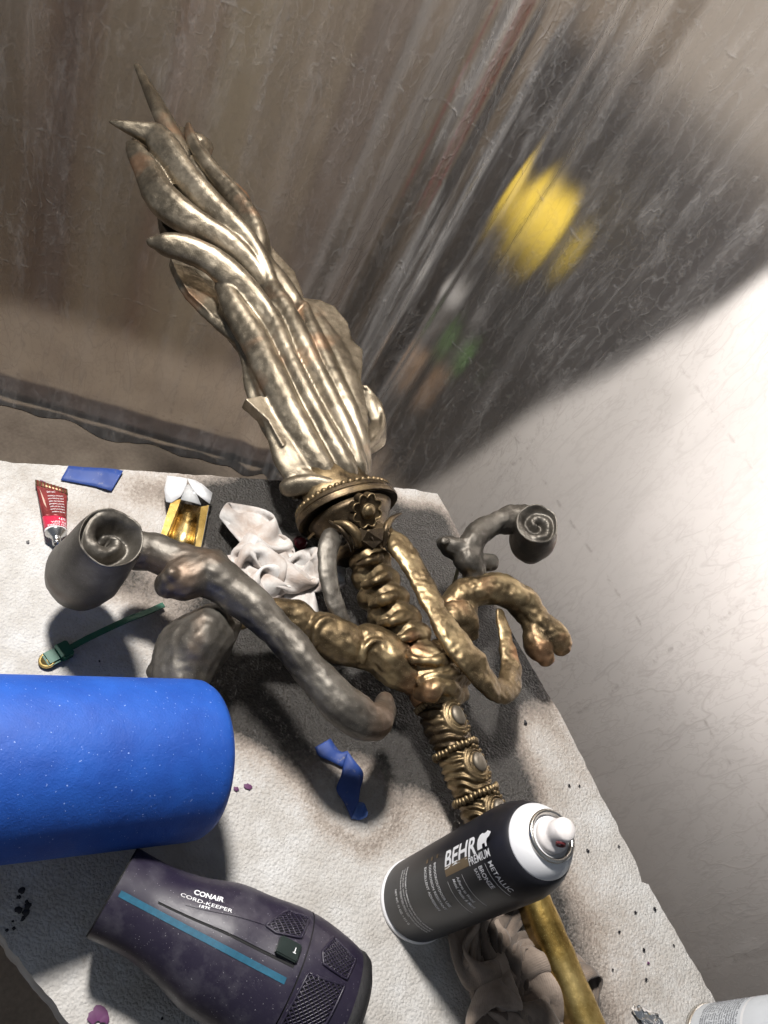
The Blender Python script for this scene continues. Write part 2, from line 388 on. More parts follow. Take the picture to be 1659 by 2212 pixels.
# things standing in the room, seen blurred through the sheet
cols = [((.42, .31, .20), -20, 60), ((.25, .15, .10), 60, 190), ((.50, .40, .28), 190, 330), ((.34, .22, .14), 330, 430), ((.52, .43, .30), 430, 560), ((.44, .36, .27), 560, 700), ((.30, .24, .20), 700, 800), ((.36, .33, .31), 800, 900)]
names = ['dark tan board leaning behind the sheet, leftmost of the row', 'reddish brown board behind the sheet, second from the left', 'pale tan board behind the sheet left of the spike', 'brown board behind the sheet at the sword tip', 'pale tan board behind the sheet right of the spike', 'beige board behind the sheet above the blade middle', 'grey brown board behind the sheet left of the corner fold', 'grey board behind the sheet at the corner fold']
for (c, x0, x1), lb in zip(cols, names):
    q0 = behind(x0, 250, .52 + .05 * random.random(), False); q1 = behind(x1, 250, .52, False)
    v = (q1 - q0); v.z = 0; L = v.length
    m_ = plain('board_wood', c, .7, 0, 14, .18)
    o = boxo('board', (0, 0, 0), (L * .97, .02, 1.7 + .3 * random.random()), m_, None, math.atan2(v.y, v.x), Vector((q0.x, q0.y, FLOOR)))
    tag(o, lb, 'board', 'boards leaning behind the plastic sheet')
# dark cabinet with its top edge slanting through the view
M_cab = plain('charcoal_laminate', (.030, .027, .028), .5, 0, 12, .2)
qa, qb = behind(1250, 0, .55), behind(1659, 660, .55)
o = boxo('cabinet', (-.55, 0, 0), (1.6, .40, (qa.z + qb.z) / 2 - FLOOR), M_cab, None, math.atan2(D2.y, D2.x), C0 + D2 * .15 - N2 * .50 + Vector((0, 0, FLOOR)))
for c in [o]: tag(o, 'dark cabinet standing behind the plastic sheet on the right', 'cabinet')
# white panel
M_white = plain('white_panel_paint', (.84, .82, .80), .6, 0, 8, .03)
ta, tb = behind(1659, 590, .34), behind(930, 1040, .34)
far = D2 * 2.3
o = mk('door_panel', [p for s in (0, 1) for p in [x + N2 * -.03 * s for x in (ta + (ta - tb) * .6, tb - (ta - tb) * .15, Vector((tb.x, tb.y, FLOOR)) - (ta - tb) * .1 * Vector((1, 1, 0)).length, tb + far * .9 + Vector((0, 0, -.4)), ta + far + Vector((0, 0, .35)))]],
       [(0, 1, 2, 3, 4), (9, 8, 7, 6, 5), (0, 5, 6, 1), (1, 6, 7, 2), (2, 7, 8, 3), (3, 8, 9, 4), (4, 9, 5, 0)], M_white, None, False)
fix(o); tag(o, 'large white panel leaning close behind the plastic sheet', 'panel')
# yellow bucket, green and orange things, pale tub
def lathe(profile, c, axis=Vector((0, 0, 1)), seg=28, cap=True):
    axis = axis.normalized(); s = axis.orthogonal().normalized(); u = axis.cross(s)
    return loft([[c + axis * h + (s * math.cos(2 * PI * j / seg) + u * math.sin(2 * PI * j / seg)) * r for j in range(seg)] for r, h in profile], True, cap)
q = behind(1135, 490, .46); r = 108 / scl(q)
o = mk('ball', *ellipsoid(q, r, (1, 1, .92), 24), plain('yellow_plastic', (.62, .45, .03), .8)); tag(o, 'round yellow ball glowing blurred through the plastic sheet', 'ball')
for nm, cl, px, py, rr, c, lb, ct in (('garden_hose', None, 985, 765, 34, (.06, .15, .03), 'green coiled thing blurred behind the sheet beside the blade', 'hose'),
                                      ('storage_box', None, 885, 800, 44, (.34, .21, .11), 'orange brown box blurred behind the sheet beside the blade', 'box'),
                                      ('storage_tub', None, 930, 655, 52, (.30, .30, .30), 'pale grey tub blurred behind the sheet below the yellow ball', 'tub')):
    q = behind(px, py, .46); r = rr / scl(q)
    if nm == 'storage_box': o = boxo(nm, (-r, -r * .6, -r), (r, r * .6, r), plain(nm, c, .7), None, .5, q, .006)
    elif nm == 'garden_hose':
        V, Fc = join(*[sweep([q + Vector((math.cos(a_) * r, math.sin(a_) * r, k * .016 - .02)) for a_ in np.linspace(0, 2 * PI, 26)], [.009] * 26, 1, 8) for k in range(4)]); o = mk(nm, V, Fc, plain(nm, c, .5))
    else: V, Fc = lathe([(r * .8, -r), (r, r * .8), (r * 1.06, r * .82), (r * 1.06, r), (r * .4, r * 1.02)], q); o = mk(nm, V, Fc, plain(nm, c, .5))
    tag(o, lb, ct)
q = behind(1010, 110, .25)
o = boxo('red_pole', (-.02, -.02, -.35), (.02, .02, .3), plain('red_paint', (.30, .05, .04), .5), None, .3, behind(955, 60, .48), .004); tag(o, 'dark red pole blurred behind the sheet near the top edge', 'pole')

# ================================================================== styrofoam board
edge_px = [(-330, 972), (0, 997), (300, 1017), (600, 1038), (820, 1052), (897, 1057), (915, 1062), (945, 1066), (960, 1092), (1120, 1392), (1215, 1550), (1300, 1722), (1312, 1742), (1378, 1872), (1386, 1905), (1402, 1910), (1430, 1962), (1555, 2180), (1750, 2530), (330, 2440), (150, 2212), (0, 2020), (-380, 1540)]
E2 = [P(x, y, 0).to_2d() for x, y in edge_px]
bpts = []
for i in range(len(E2)):
    a_, b_ = E2[i], E2[(i + 1) % len(E2)]; k = max(1, int((b_ - a_).length / .005))
    for j in range(k):
        q = a_.lerp(b_, j / k); nrm = Vector((-(b_ - a_).y, (b_ - a_).x)).normalized()
        q = q + nrm * (.0014 * noise.noise((q.x * 90, q.y * 90, 0)) + .0009 * noise.noise((q.x * 300, q.y * 300, 4))); bpts.append(q)
B = np.array([(p.x, p.y) for p in bpts]); nb = len(bpts)
xs = np.arange(B[:, 0].min(), B[:, 0].max(), .006); ys = np.arange(B[:, 1].min(), B[:, 1].max(), .006)
GX, GY = np.meshgrid(xs, ys); pts = np.c_[GX.ravel(), GY.ravel()] + rng.uniform(-.0012, .0012, (GX.size, 2))
ins = np.zeros(len(pts), bool); j = nb - 1
for i in range(nb):
    xi, yi = B[i]; xj, yj = B[j]
    cnd = ((yi > pts[:, 1]) != (yj > pts[:, 1])) & (pts[:, 0] < (xj - xi) * (pts[:, 1] - yi) / (yj - yi + 1e-12) + xi); ins ^= cnd; j = i
ip = pts[ins]; 
md = np.min(np.hypot(ip[:, None, 0] - B[None, ::2, 0], ip[:, None, 1] - B[None, ::2, 1]), axis=1); ip = ip[md > .003]
allp = [Vector(p) for p in bpts] + [Vector((float(x), float(y))) for x, y in ip]
res = geometry.delaunay_2d_cdt(allp, [(i, (i + 1) % nb) for i in range(nb)], [], 1, 1e-6)
bv, bf = res[0], res[2]
orig = res[3]
bmap = {}
for k, o_ in enumerate(orig):
    for q in o_:
        if q < nb: bmap[q] = k
TH = .038
vv = [Vector((v.x, v.y, .0010 * noise.noise((v.x * 40, v.y * 40, 0)))) for v in bv]
nv = len(vv); rim = [bmap[i] for i in range(nb)]
for dz, sh in ((-.003, .0012), (-TH, .0016)):
    for k in rim: vv.append(Vector((vv[k].x, vv[k].y, dz)))
fcs = [tuple(f_) for f_ in bf]
for i in range(nb):
    a_, b_ = rim[i], rim[(i + 1) % nb]; c_, d_ = nv + i, nv + (i + 1) % nb
    fcs.append((b_, a_, c_, d_)); fcs.append((d_, c_, c_ + nb, d_ + nb))
fcs.append(tuple(range(nv + nb, nv + 2 * nb)))
# overspray left on the foam by the painting: paint mist around the sword, cast shade painted in too
strokes = [([(600, 1060), (760, 1090), (890, 1150)], 80, 1.3), ([(690, 1180), (800, 1400), (930, 1560)], 122, 2.4), ([(560, 1180), (520, 1380), (560, 1500), (700, 1520)], 94, 2.0), ([(880, 1180), (1000, 1330), (1090, 1450)], 80, 2.1),
           ([(280, 1250), (420, 1330), (560, 1420)], 70, .9), ([(480, 1500), (640, 1540), (760, 1460)], 60, .9), ([(900, 1560), (1000, 1650), (1080, 1740)], 70, .8), ([(1060, 1540), (1080, 1640), (1120, 1720)], 42, .75),
           ([(560, 1100), (800, 1300), (1000, 1620)], 190, .55), ([(560, 1480), (800, 1500), (980, 1500)], 75, .8), ([(100, 1060), (600, 1100)], 130, .26), ([(620, 1650), (900, 1750), (1100, 1800)], 150, .22), ([(1100, 1600), (1250, 1850), (1450, 2150)], 90, .26), ([(150, 1900), (400, 2150)], 120, .20),
           ([(470, 1120), (560, 1150)], 60, .7), ([(940, 1120), (960, 1240)], 50, .8), ([(1180, 1960), (1240, 2080), (1300, 2230)], 55, .75), ([(1150, 1900), (1250, 1990), (1330, 2140)], 75, .45),
           ([(560, 1560), (640, 1680), (700, 1780), (790, 1835), (850, 1790), (860, 1680)], 26, .42), ([(140, 1390), (300, 1420)], 40, .3), ([(300, 1060), (600, 1080)], 45, .35), ([(1000, 1140), (1090, 1330), (1190, 1540), (1260, 1680)], 40, .4), ([(150, 1110), (300, 1140)], 35, .2)]  # the thin first arc paints the guard loop's cast shadow on the foam
XY = np.array([(v.x, v.y) for v in vv]); ov = np.zeros(len(XY))
for pl, wd, st in strokes:
    W_ = [P(x, y, 0) for x, y in pl]; wm = np.mean([wd / scl(q) for q in W_]); best = np.full(len(XY), 9.)
    for a_, b_ in zip(W_[:-1], W_[1:]):
        a2, d2 = np.array(a_[:2]), np.array((b_ - a_)[:2]); tt = np.clip(((XY - a2) @ d2) / (d2 @ d2), 0, 1)
        best = np.minimum(best, np.hypot(*(XY - a2 - tt[:, None] * d2).T))
    ov += st * np.exp(-(best / wm) ** 2)
ov *= np.array([.85 + .35 * noise.noise((x * 14, y * 14, 2)) for x, y in XY])
t = NT('styrofoam')
av = t.attr('overspray').outputs['Fac']
beads = t.voro(400, 'F1'); mn = t.noise(700, 3, .6); dust = t.noise(25, 6, .6)
bcol = t.ramp(dust, [(.3, (.45, .42, .385)), (.52, (.57, .55, .525)), (.72, (.68, .675, .67))])
tan = t.ramp(dust, [(.3, (.34, .28, .235)), (.7, (.46, .40, .35))])
blk = t.ramp(mn, [(.3, (.009, .008, .007)), (.7, (.042, .037, .032))])
spk = t.math('MULTIPLY', t.math('SUBTRACT', t.noise(330, 3), .5), .55)
a1_ = t.math('ADD', av, spk)
c1_ = t.mix(t.ramp(a1_, [(.10, 0), (.55, 1)]), bcol, tan)
c2_ = t.mix(t.ramp(a1_, [(.45, 0), (1.0, 1)]), c1_, blk)
sm = t.ramp(t.noise(60, 3, .5, t.mapping((1, 1, 1), (0, 0, 1.7))), [(.70, 0), (.725, 1)])
hh = t.math('ADD', t.math('MULTIPLY', beads, -.55), t.math('MULTIPLY', t.noise(380, 5, .7), 1.0))
n1_ = t.bump(t.noise(70, 4), .12, .003); n2_ = t.bump(hh, .8, .0023, n1_)
t.set(Base_Color=c2_, Roughness=t.ramp(av, [(.2, .62), (.9, .34)]), Normal=n2_); M_foam = t.m
board = mk('foam_board', vv, fcs, M_foam); fix(board)
at = board.data.attributes.new('overspray', 'FLOAT', 'POINT'); at.data.foreach_set('value', ov.astype(np.float32))
sharp(board, 50)
tag(board, 'white styrofoam board dusted with brown and black overspray', 'foam board')

# ================================================================== the sword
def c1(X, Y): return 165.9 + X * .44, 99.5 + Y * .44
def c3(X, Y): return 597.2 + X * .42, 962.2 + Y * .42
def c7(X, Y): return 915.8 + X * .2, 1061.8 + Y * .2
def cg(X, Y): return 842.8 + X * .18, 1493 + Y * .18
sword = empty('sword', P(950, 1470, 0))
tag(sword, 'bronze painted flame bladed fantasy sword lying across the foam board', 'sword')
BZ = .055
RIDGE = lambda a_, u: 1 + .28 * max(0, math.sin(a_)) ** 7 - .07 * abs(math.sin(2 * a_)) * (math.sin(a_) > 0)
def t1(pts, zs=.75, seg=26, n=8):                          # (X, Y, dz, half width) in the close-up of the blade
    return tube([(*c1(x, y), BZ + dz, r * .44 * (1.04 if r > 20 else 1.0)) for x, y, dz, r in pts], n, zs, seg, RIDGE)
def blade_sheet(out, dz, th):                              # a thin leaf: outline in the close-up, thickened
    Wp = [P(*c1(x, y), BZ + dz + (q[0] if q else 0)) for x, y, *q in out]
    V = [p + Vector((0, 0, th / 2)) for p in Wp] + [p - Vector((0, 0, th / 2)) for p in Wp]; n = len(Wp)
    return V, [tuple(range(n)), tuple(range(2 * n - 1, n - 1, -1))] + [(i, (i + 1) % n, n + (i + 1) % n, n + i) for i in range(n)]
shapes = [
 # lower body: fluted ridges running up from the collar
 t1([(1345, 2190, .0, 55), (1300, 2060, .012, 66), (1235, 1930, .018, 58), (1150, 1770, .020, 54), (1075, 1620, .020, 52), (1010, 1480, .019, 50), (955, 1350, .018, 54), (870, 1240, .020, 64), (760, 1135, .024, 70), (660, 1055, .027, 66), (540, 1000, .027, 66), (440, 975, .026, 56), (375, 962, .024, 26)], .80),
 t1([(1240, 2150, .0, 80), (1170, 2030, .008, 80), (1090, 1880, .012, 76), (1020, 1740, .014, 72), (950, 1600, .014, 74), (890, 1470, .012, 72), (830, 1370, .012, 70), (770, 1270, .014, 58), (730, 1180, .016, 46)], .74),
 t1([(1390, 2150, .0, 40), (1370, 2040, .012, 50), (1320, 1900, .018, 52), (1240, 1740, .018, 52), (1160, 1580, .018, 52), (1085, 1430, .016, 56), (1020, 1310, .013, 60), (960, 1210, .010, 54), (920, 1120, .004, 46)], .80),
 t1([(1410, 2080, .0, 30), (1395, 1960, .009, 44), (1350, 1820, .013, 50), (1270, 1660, .012, 52), (1195, 1500, .011, 52), (1140, 1370, .011, 44), (1115, 1280, .011, 28)], .70),
 # broad plate on the left and its barb
 t1([(1180, 2150, -.004, 100), (1090, 2060, .002, 95), (1020, 1930, .005, 76), (960, 1835, .006, 52), (890, 1778, .005, 28), (842, 1757, .004, 8)], .42),
 blade_sheet([(1000, 1990), (925, 1855), (812, 1752), (900, 1735), (960, 1775), (1080, 1900)], .006, .016),
 t1([(1100, 2150, -.012, 66), (1080, 2000, -.010, 90), (1000, 1850, -.008, 100), (930, 1690, -.006, 96), (890, 1560, -.006, 74), (840, 1440, -.006, 66)], .42),
 blade_sheet([(1075, 2200), (1005, 1960), (940, 1850), (875, 1735), (832, 1620), (822, 1490), (745, 1395), (690, 1310), (740, 1180), (880, 1140), (935, 1015), (1055, 1140), (1095, 1250), (1150, 1480), (1330, 1960), (1410, 2170)], -.006, .026),
 blade_sheet([(305, 590), (262, 480), (330, 470), (400, 440), (480, 425), (545, 440), (690, 620), (825, 750), (920, 950), (935, 1010), (900, 1140), (760, 1020), (560, 915), (440, 830), (390, 760), (315, 670)], -.005, .024),
 # dark web between the upper and the middle tongues
 blade_sheet([(385, 760), (560, 900), (760, 1010), (930, 1140), (820, 1200), (640, 1100), (500, 1010), (410, 900)], -.016, .016),
 t1([(1050, 2165, -.004, 50), (1150, 2150, .006, 56), (1260, 2165, .012, 52), (1340, 2185, .012, 46), (1410, 2165, .004, 40)], .7), t1([(1030, 2060, -.004, 40), (1120, 2110, .006, 44), (1230, 2150, .012, 40)], .6),
 # right hand wing
 blade_sheet([(1105, 1255), (1180, 1262), (1255, 1295), (1325, 1375), (1345, 1465), (1393, 1508), (1396, 1590), (1388, 1665), (1420, 1830), (1432, 1950), (1400, 2080), (1330, 1960), (1230, 1720), (1150, 1480)], .002, .014),
 t1([(1140, 1270, .004, 30), (1230, 1420, .005, 60), (1310, 1590, .006, 70), (1370, 1760, .005, 50), (1410, 1920, .003, 30)], .34),
 t1([(1410, 1990, -.006, 30), (1455, 1925, -.006, 60), (1480, 1850, -.006, 40), (1450, 1760, -.004, 50), (1412, 1690, -.002, 28)], .5),
 t1([(1420, 1980, .0, 18), (1490, 1900, .002, 20), (1504, 1820, .002, 14), (1470, 1735, .002, 12), (1420, 1675, .004, 14)], .7),
 # leaf hanging under the middle tongue, left
 blade_sheet([(452, 1050), (480, 1130), (540, 1230), (640, 1325), (760, 1410), (830, 1460), (850, 1380), (740, 1290), (640, 1190), (560, 1090)], -.014, .014),
 t1([(468, 1080, -.016, 14), (520, 1185, -.016, 22), (600, 1282, -.016, 24), (700, 1368, -.012, 28), (800, 1440, -.008, 36)], .7),
 blade_sheet([(470, 1085), (580, 1080), (740, 1190), (820, 1420), (640, 1318), (530, 1190)], -.020, .012),
 # upper tongues
 t1([(255, 478, .010, 14), (290, 520, .012, 40), (350, 620, .015, 62), (410, 730, .019, 76), (490, 815, .022, 78), (590, 880, .023, 66), (710, 950, .021, 56), (810, 1030, .017, 50), (890, 1120, .012, 44), (950, 1210, .008, 40)], .85),
 t1([(165, 372, .022, 10), (230, 392, .024, 26), (310, 418, .026, 40), (395, 455, .027, 58), (460, 540, .027, 68), (545, 660, .027, 66), (650, 780, .027, 64), (760, 890, .025, 62), (850, 990, .021, 56), (910, 1090, .016, 48), (950, 1180, .012, 42)], .85),
 t1([(548, 388, .012, 13), (562, 450, .014, 26), (610, 540, .016, 30), (690, 640, .017, 36), (780, 750, .017, 48), (850, 860, .015, 54), (888, 960, .011, 54), (915, 1060, .007, 48), (990, 1190, .005, 66), (1050, 1280, .003, 66)], .85),
 t1([(500, 430, -.012, 26), (580, 445, -.014, 34), (630, 480, -.016, 36), (615, 540, -.014, 36), (580, 620, -.012, 60), (660, 740, -.006, 90), (780, 900, -.004, 100), (880, 1060, -.004, 70)], .4),
]
fuse('blade', shapes, M_blade, sword, .00150, 4, .0022, 16, .0005, 120)
# thin spike standing out of the flames
V, Fc = tube([(*c1(296, 98), BZ + .004, 6), (*c1(335, 175), BZ + .005, 10), (*c1(385, 275), BZ + .005, 15), (*c1(440, 385), BZ + .005, 19), (*c1(520, 540), BZ, 22)], 6, .8, 10, prof=lambda a_, u: 1 + .12 * abs(math.cos(2 * a_)))
mk('spike', V, Fc, M_blade, sword)

# axis of the hilt
A0, A1 = P(*c3(365, 330), .052), P(1290, 2240, .034)
AX = (A0 - A1).normalized(); SD = AX.cross(Vector((0, 0, 1))).normalized(); UP = SD.cross(AX)
if (P(900, 1100, .05) - P(800, 1100, .05)).dot(SD) < 0: SD = -SD; UP = -UP if UP.z < 0 else UP
def ovals(c, prof, seg=40, asp=.78):                       # (half width, step along the hilt)
    return loft([[c + AX * h + SD * r * math.cos(2 * PI * j / seg) + UP * r * asp * math.sin(2 * PI * j / seg) for j in range(seg)] for r, h in prof])
k = 1 / scl(A0)
GR = 121 * k                                               # collar half width
V, Fc = ovals(A0, [(GR * .60, .002), (GR * .84, -.001), (GR * .93, -.005), (GR * .99, -.005), (GR, -.003), (GR, -.001), (GR * .97, .0), (GR * .97, .002), (GR * .99, .003), (GR * .97, .007), (GR * .80, .011), (GR * .55, .017)])
collar = mk('collar', V, Fc, M_dark, sword); sharp(collar, 40)
bead = mk('bead', *ellipsoid(A0, .0034), M_bronze, sword); bead.data.materials[0] = M_bronze
bead_me = bead.data
for v in bead_me.vertices: v.co -= A0 - Vector(sword['base'])
bead.parent = collar; first = True
for j in range(44):
    a_ = 2 * PI * j / 44 + .05
    p = A0 + AX * .0095 + SD * GR * .90 * math.cos(a_) + UP * GR * .70 * math.sin(a_)
    if first: bead.location = p - Vector(sword['base']); first = False
    else: share('bead', bead, collar, p)
# leaf burst where the blade enters the collar
V, Fc = ovals(A0, [(GR * .78, .010), (GR * .74, .022), (GR * .68, .034), (GR * .62, .05)], 44, .6)
V = [v + (v - A0) * .10 * noise.noise(v * 120) for v in V]
o = mk('blade_socket', V, Fc, M_bronze, sword)
# flower boss on the collar's upper front
fc = P(*c3(462, 335), .052 + GR * .66)
fnor = (UP * .72 - AX * .68).normalized(); fx = SD; fy = fnor.cross(fx).normalized()
FR = 92 * .42 / scl(fc)
def petal_ring(nk, r0, r1, z0, z1):
    ring0, ring1, ring2 = [], [], []
    for j in range(96):
        a_ = 2 * PI * j / 96; q = r0 + (r1 - r0) * abs(math.sin(nk * a_ / 2)) ** .6
        e = fx * math.cos(a_) + fy * math.sin(a_); ring0.append(fc + e * q + fnor * z0); ring1.append(fc + e * q + fnor * z1); ring2.append(fc + e * q * .9 + fnor * (z1 - .0008))
    return loft([ring0, ring1, ring2])
flower = mk('flower_boss', *petal_ring(8, FR * .82, FR * 1.04, -.006, .002), M_dark, sword); sharp(flower, 40)
wire = []
for j in range(8):
    a_ = 2 * PI * (j + .5) / 8
    pp = [fc + (fx * math.cos(a_ + b_) + fy * math.sin(a_ + b_)) * (FR * (.74 + .26 * math.cos(b_ * 4))) + fnor * .0022 for b_ in np.linspace(-.36, .36, 9)]
    mk('petal_rim', *sweep(pp, [.0009] * 9, 1, 8), M_bronze, flower)
seg = 28
mk('centre_disc', *loft([[fc + (fx * math.cos(2 * PI * j / seg) + fy * math.sin(2 * PI * j / seg)) * r * FR + fnor * h for j in range(seg)] for r, h in ((.46, .001), (.46, .0045), (.42, .0055), (.36, .0052), (.33, .0066), (.15, .0075), (.02, .0078))]), M_bronze, flower)
# neck below the collar with two curled leaves
n0, n1 = A0 - AX * .008, P(*c3(470, 545), .048)
V, Fc = loft([[n0.lerp(n1, u) + SD * r * math.cos(2 * PI * j / 32) + UP * r * .85 * math.sin(2 * PI * j / 32) for j in range(32)] for u, r in ((0, .048), (.15, .044), (.35, .038), (.6, .036), (.85, .034), (.93, .037), (1.0, .037), (1.04, .032))])
mk('neck', V, Fc, M_dark, sword)
def t3(pts, zs=1.0, seg=16, n=8, prof=None): return tube([(*c3(x, y), z, r * .42) for x, y, z, r in pts], n, zs, seg, prof)
for pts in ([(300, 395, .088, 8), (360, 410, .092, 22), (410, 460, .090, 26), (420, 510, .082, 18), (385, 520, .072, 8)], [(640, 350, .085, 5), (590, 380, .088, 14), (562, 430, .088, 16), (560, 480, .082, 14), (552, 520, .078, 5)],
            [(275, 390, .084, 6), (330, 430, .088, 12), (375, 490, .084, 12), (390, 545, .074, 6)], [(430, 430, .094, 5), (480, 470, .092, 10), (500, 500, .088, 5)]):
    mk('curled_leaf', *t3(pts), M_dark if pts[0][0] != 300 else M_bronze, sword)
pn = [P(*c3(x, y), .094 + dz) for x, y, dz in ((395, 420, 0), (470, 440, .004), (555, 420, 0), (545, 490, -.004), (500, 530, -.006), (440, 490, -.003))]
o = mk('pendant_plate', pn + [p - UP * .004 for p in pn], [tuple(range(6)), tuple(range(11, 5, -1))] + [(i, (i + 1) % 6, 6 + (i + 1) % 6, 6 + i) for i in range(6)], M_dark, sword, smooth=False)
# ribbed spine
sp = []
lob = [(472, 590, 70), (508, 690, 78), (552, 790, 84), (602, 892, 90), (655, 985, 88)]
for i, (x, y, r) in enumerate(lob):
    c = P(*c3(x, y), .046); R = r * 1.48 * .42 / scl(c)
    ax2 = (P(*c3(655, 985), .046) - P(*c3(472, 590), .046)).normalized()
    rings = []
    for kx in range(13):
        u = (kx / 12 - .5) * 2; rr = R * math.sqrt(max(.0, 1 - (abs(u) * .93) ** 2.4)); cc = c + ax2 * u * R * .66
        rings.append([cc + SD * rr * math.cos(2 * PI * j / 22) * 1.0 + Vector((0, 0, 1)) * rr * math.sin(2 * PI * j / 22) + ax2 * (rr * .32 * math.cos(2 * PI * j / 22 - .6)) for j in range(22)])
    sp.append(loft(rings))
    sp.append(ball(*c3(x + r * .92, y - r * .22), .058, r * .27, (1.2, 1.0, .9)))
    sp.append(t3([(x - r * .75, y + r * .34, .056, r * .22), (x - r * .1, y + r * .12, .071, r * .30), (x + r * .5, y - r * .14, .069, r * .34), (x + r * .95, y - r * .25, .056, r * .24)]))
sp.append(t3([(470, 560, .046, 84), (560, 800, .046, 88), (680, 1040, .046, 96)]))
fuse('spine', sp, M_bronze, sword, .0013, 4, .0024, 55, .0007, 180)
# hub where the guard arms meet
hub = [t3([(650, 1070, .05, 70), (760, 1110, .056, 90), (880, 1120, .056, 80), (960, 1130, .05, 50)]), t3([(700, 1180, .052, 90), (820, 1200, .056, 100), (950, 1180, .05, 60)]),
       t3([(760, 1270, .048, 80), (850, 1280, .052, 85), (930, 1270, .046, 60)]), t3([(640, 1060, .066, 22), (720, 1105, .076, 24), (820, 1110, .078, 24), (910, 1095, .070, 26), (985, 1120, .06, 26)]),
       t3([(730, 1215, .070, 22), (800, 1185, .078, 18), (880, 1180, .078, 16), (960, 1165, .066, 22)]), t3([(740, 1270, .062, 40), (800, 1262, .074, 52), (840, 1240, .074, 40), (930, 1260, .066, 30)]),
       t3([(690, 1030, .05, 84), (720, 1100, .05, 90)])]
fuse('hub', hub, M_bronze, sword, .0013, 3, .0026, 60, .0008, 180)
# left guard arm with its bulb
arm = [tube([(915, 1472, .05, 34), (880, 1456, .052, 38), (845, 1428, .054, 42), (815, 1402, .055, 42), (797, 1392, .055, 39)]),
       tube([(815, 1425, .050, 28), (775, 1408, .052, 33), (742, 1392, .056, 41), (712, 1374, .058, 42), (690, 1362, .058, 39)]),
       tube([(720, 1385, .050, 26), (676, 1358, .053, 30), (640, 1338, .056, 36), (600, 1328, .058, 34), (560, 1328, .058, 28), (520, 1330, .058, 24), (492, 1330, .06, 26)]),
       tube([(848, 1392, .070, 8), (812, 1384, .072, 10), (790, 1400, .07, 9), (784, 1430, .062, 8)]), tube([(742, 1348, .072, 8), (706, 1340, .074, 9), (684, 1356, .072, 9), (680, 1388, .064, 8)])]
fuse('guard_arm', arm, M_bronze, sword, .0013, 2, .0034, 42, .0009, 150)
bulb = [tube([(510, 1330, .06, 26), (485, 1343, .06, 42), (452, 1364, .060, 58), (420, 1396, .058, 64), (398, 1432, .052, 64), (385, 1468, .048, 60), (375, 1500, .044, 50)]), ball(345, 1452, .046, 34), ball(462, 1352, .066, 46), ball(415, 1365, .072, 34)]
fuse('arm_bulb', bulb, M_pewter, sword, .0014, 4, .0048, 34, .0008, 140)
# left loop with its knobs, carrying the big scroll
loop = [tube([(300, 1188, .078, 38), (330, 1192, .08, 37), (362, 1205, .082, 36), (395, 1216, .084, 40), (440, 1234, .088, 47), (480, 1256, .09, 45), (515, 1284, .092, 40), (560, 1325, .094, 36), (600, 1362, .096, 34), (640, 1412, .098, 34), (690, 1470, .098, 35), (735, 1520, .096, 38), (780, 1555, .09, 40), (812, 1556, .082, 34), (830, 1536, .074, 26), (832, 1512, .068, 16)]),
        tube([(440, 1232, .09, 43), (410, 1246, .09, 43), (385, 1258, .09, 38), (362, 1266, .09, 27)]), ball(358, 1254, .098, 15), ball(372, 1242, .102, 16), ball(463, 1212, .092, 29), tube([(450, 1235, .09, 38), (466, 1215, .09, 27)])]
fuse('guard_loop', loop, M_pewter, sword, .0014, 4, .0032, 36, .0007, 150)
def scroll(name, f_px, fz, b_px, bz, rf, rb, mat, turns=1.6, squash=(1, 1), tilt=0.0, depth=.010):
    a_, b_ = P(*f_px, fz), P(*b_px, bz); ax = (a_ - b_).normalized(); s = ax.cross(Vector((0, 1, 0))).normalized(); u = s.cross(ax)
    Rf, Rb = rf / scl(a_), rb / scl(b_); seg = 72; rings = []
    def rad(j): return 1 + .05 * math.cos(2 * PI * j / seg + tilt)
    for h, r in ((.0, .30), (.02, .68), (.08, .90), (.25, 1.0), (.55, 1.0), (.85, .97), (.97, .95)):
        R = Rb + (Rf - Rb) * h; rings.append([b_.lerp(a_, h) + (s * squash[0] * math.cos(2 * PI * j / seg) + u * squash[1] * math.sin(2 * PI * j / seg)) * R * r * rad(j) for j in range(seg)])
    for kx in range(17):
        q = .93 * (1 - kx / 17)
        ring = []
        for j in range(seg):
            an = 2 * PI * j / seg; ph = (q * turns * 1.15 - (an / (2 * PI)) + tilt) % 1.0
            dip = (.5 - .5 * math.cos(2 * PI * ph)) ** 1.5
            edge = min(1, (.93 - q) / .10)
            ring.append(a_ + (s * squash[0] * math.cos(an) + u * squash[1] * math.sin(an)) * Rf * q * rad(j) - ax * depth * dip * edge - ax * depth * .6 * (1 - q) * edge)
        rings.append(ring)
    V, Fc = loft(rings)
    V = [v + ax * .0022 * noise.noise(v * 75) + s * .0026 * noise.noise(v * 38 + Vector((5, 5, 5))) + u * .0026 * noise.noise(v * 38 + Vector((1, 9, 5))) + ax * .0010 * noise.noise(v * 260) for v in V]
    o = mk(name, V, Fc, mat, sword); fix(o); return o
scroll('scroll', (246, 1162), .138, (172, 1256), .046, 72, 82, M_pewter, 1.05, (1, 1), .2, .012)
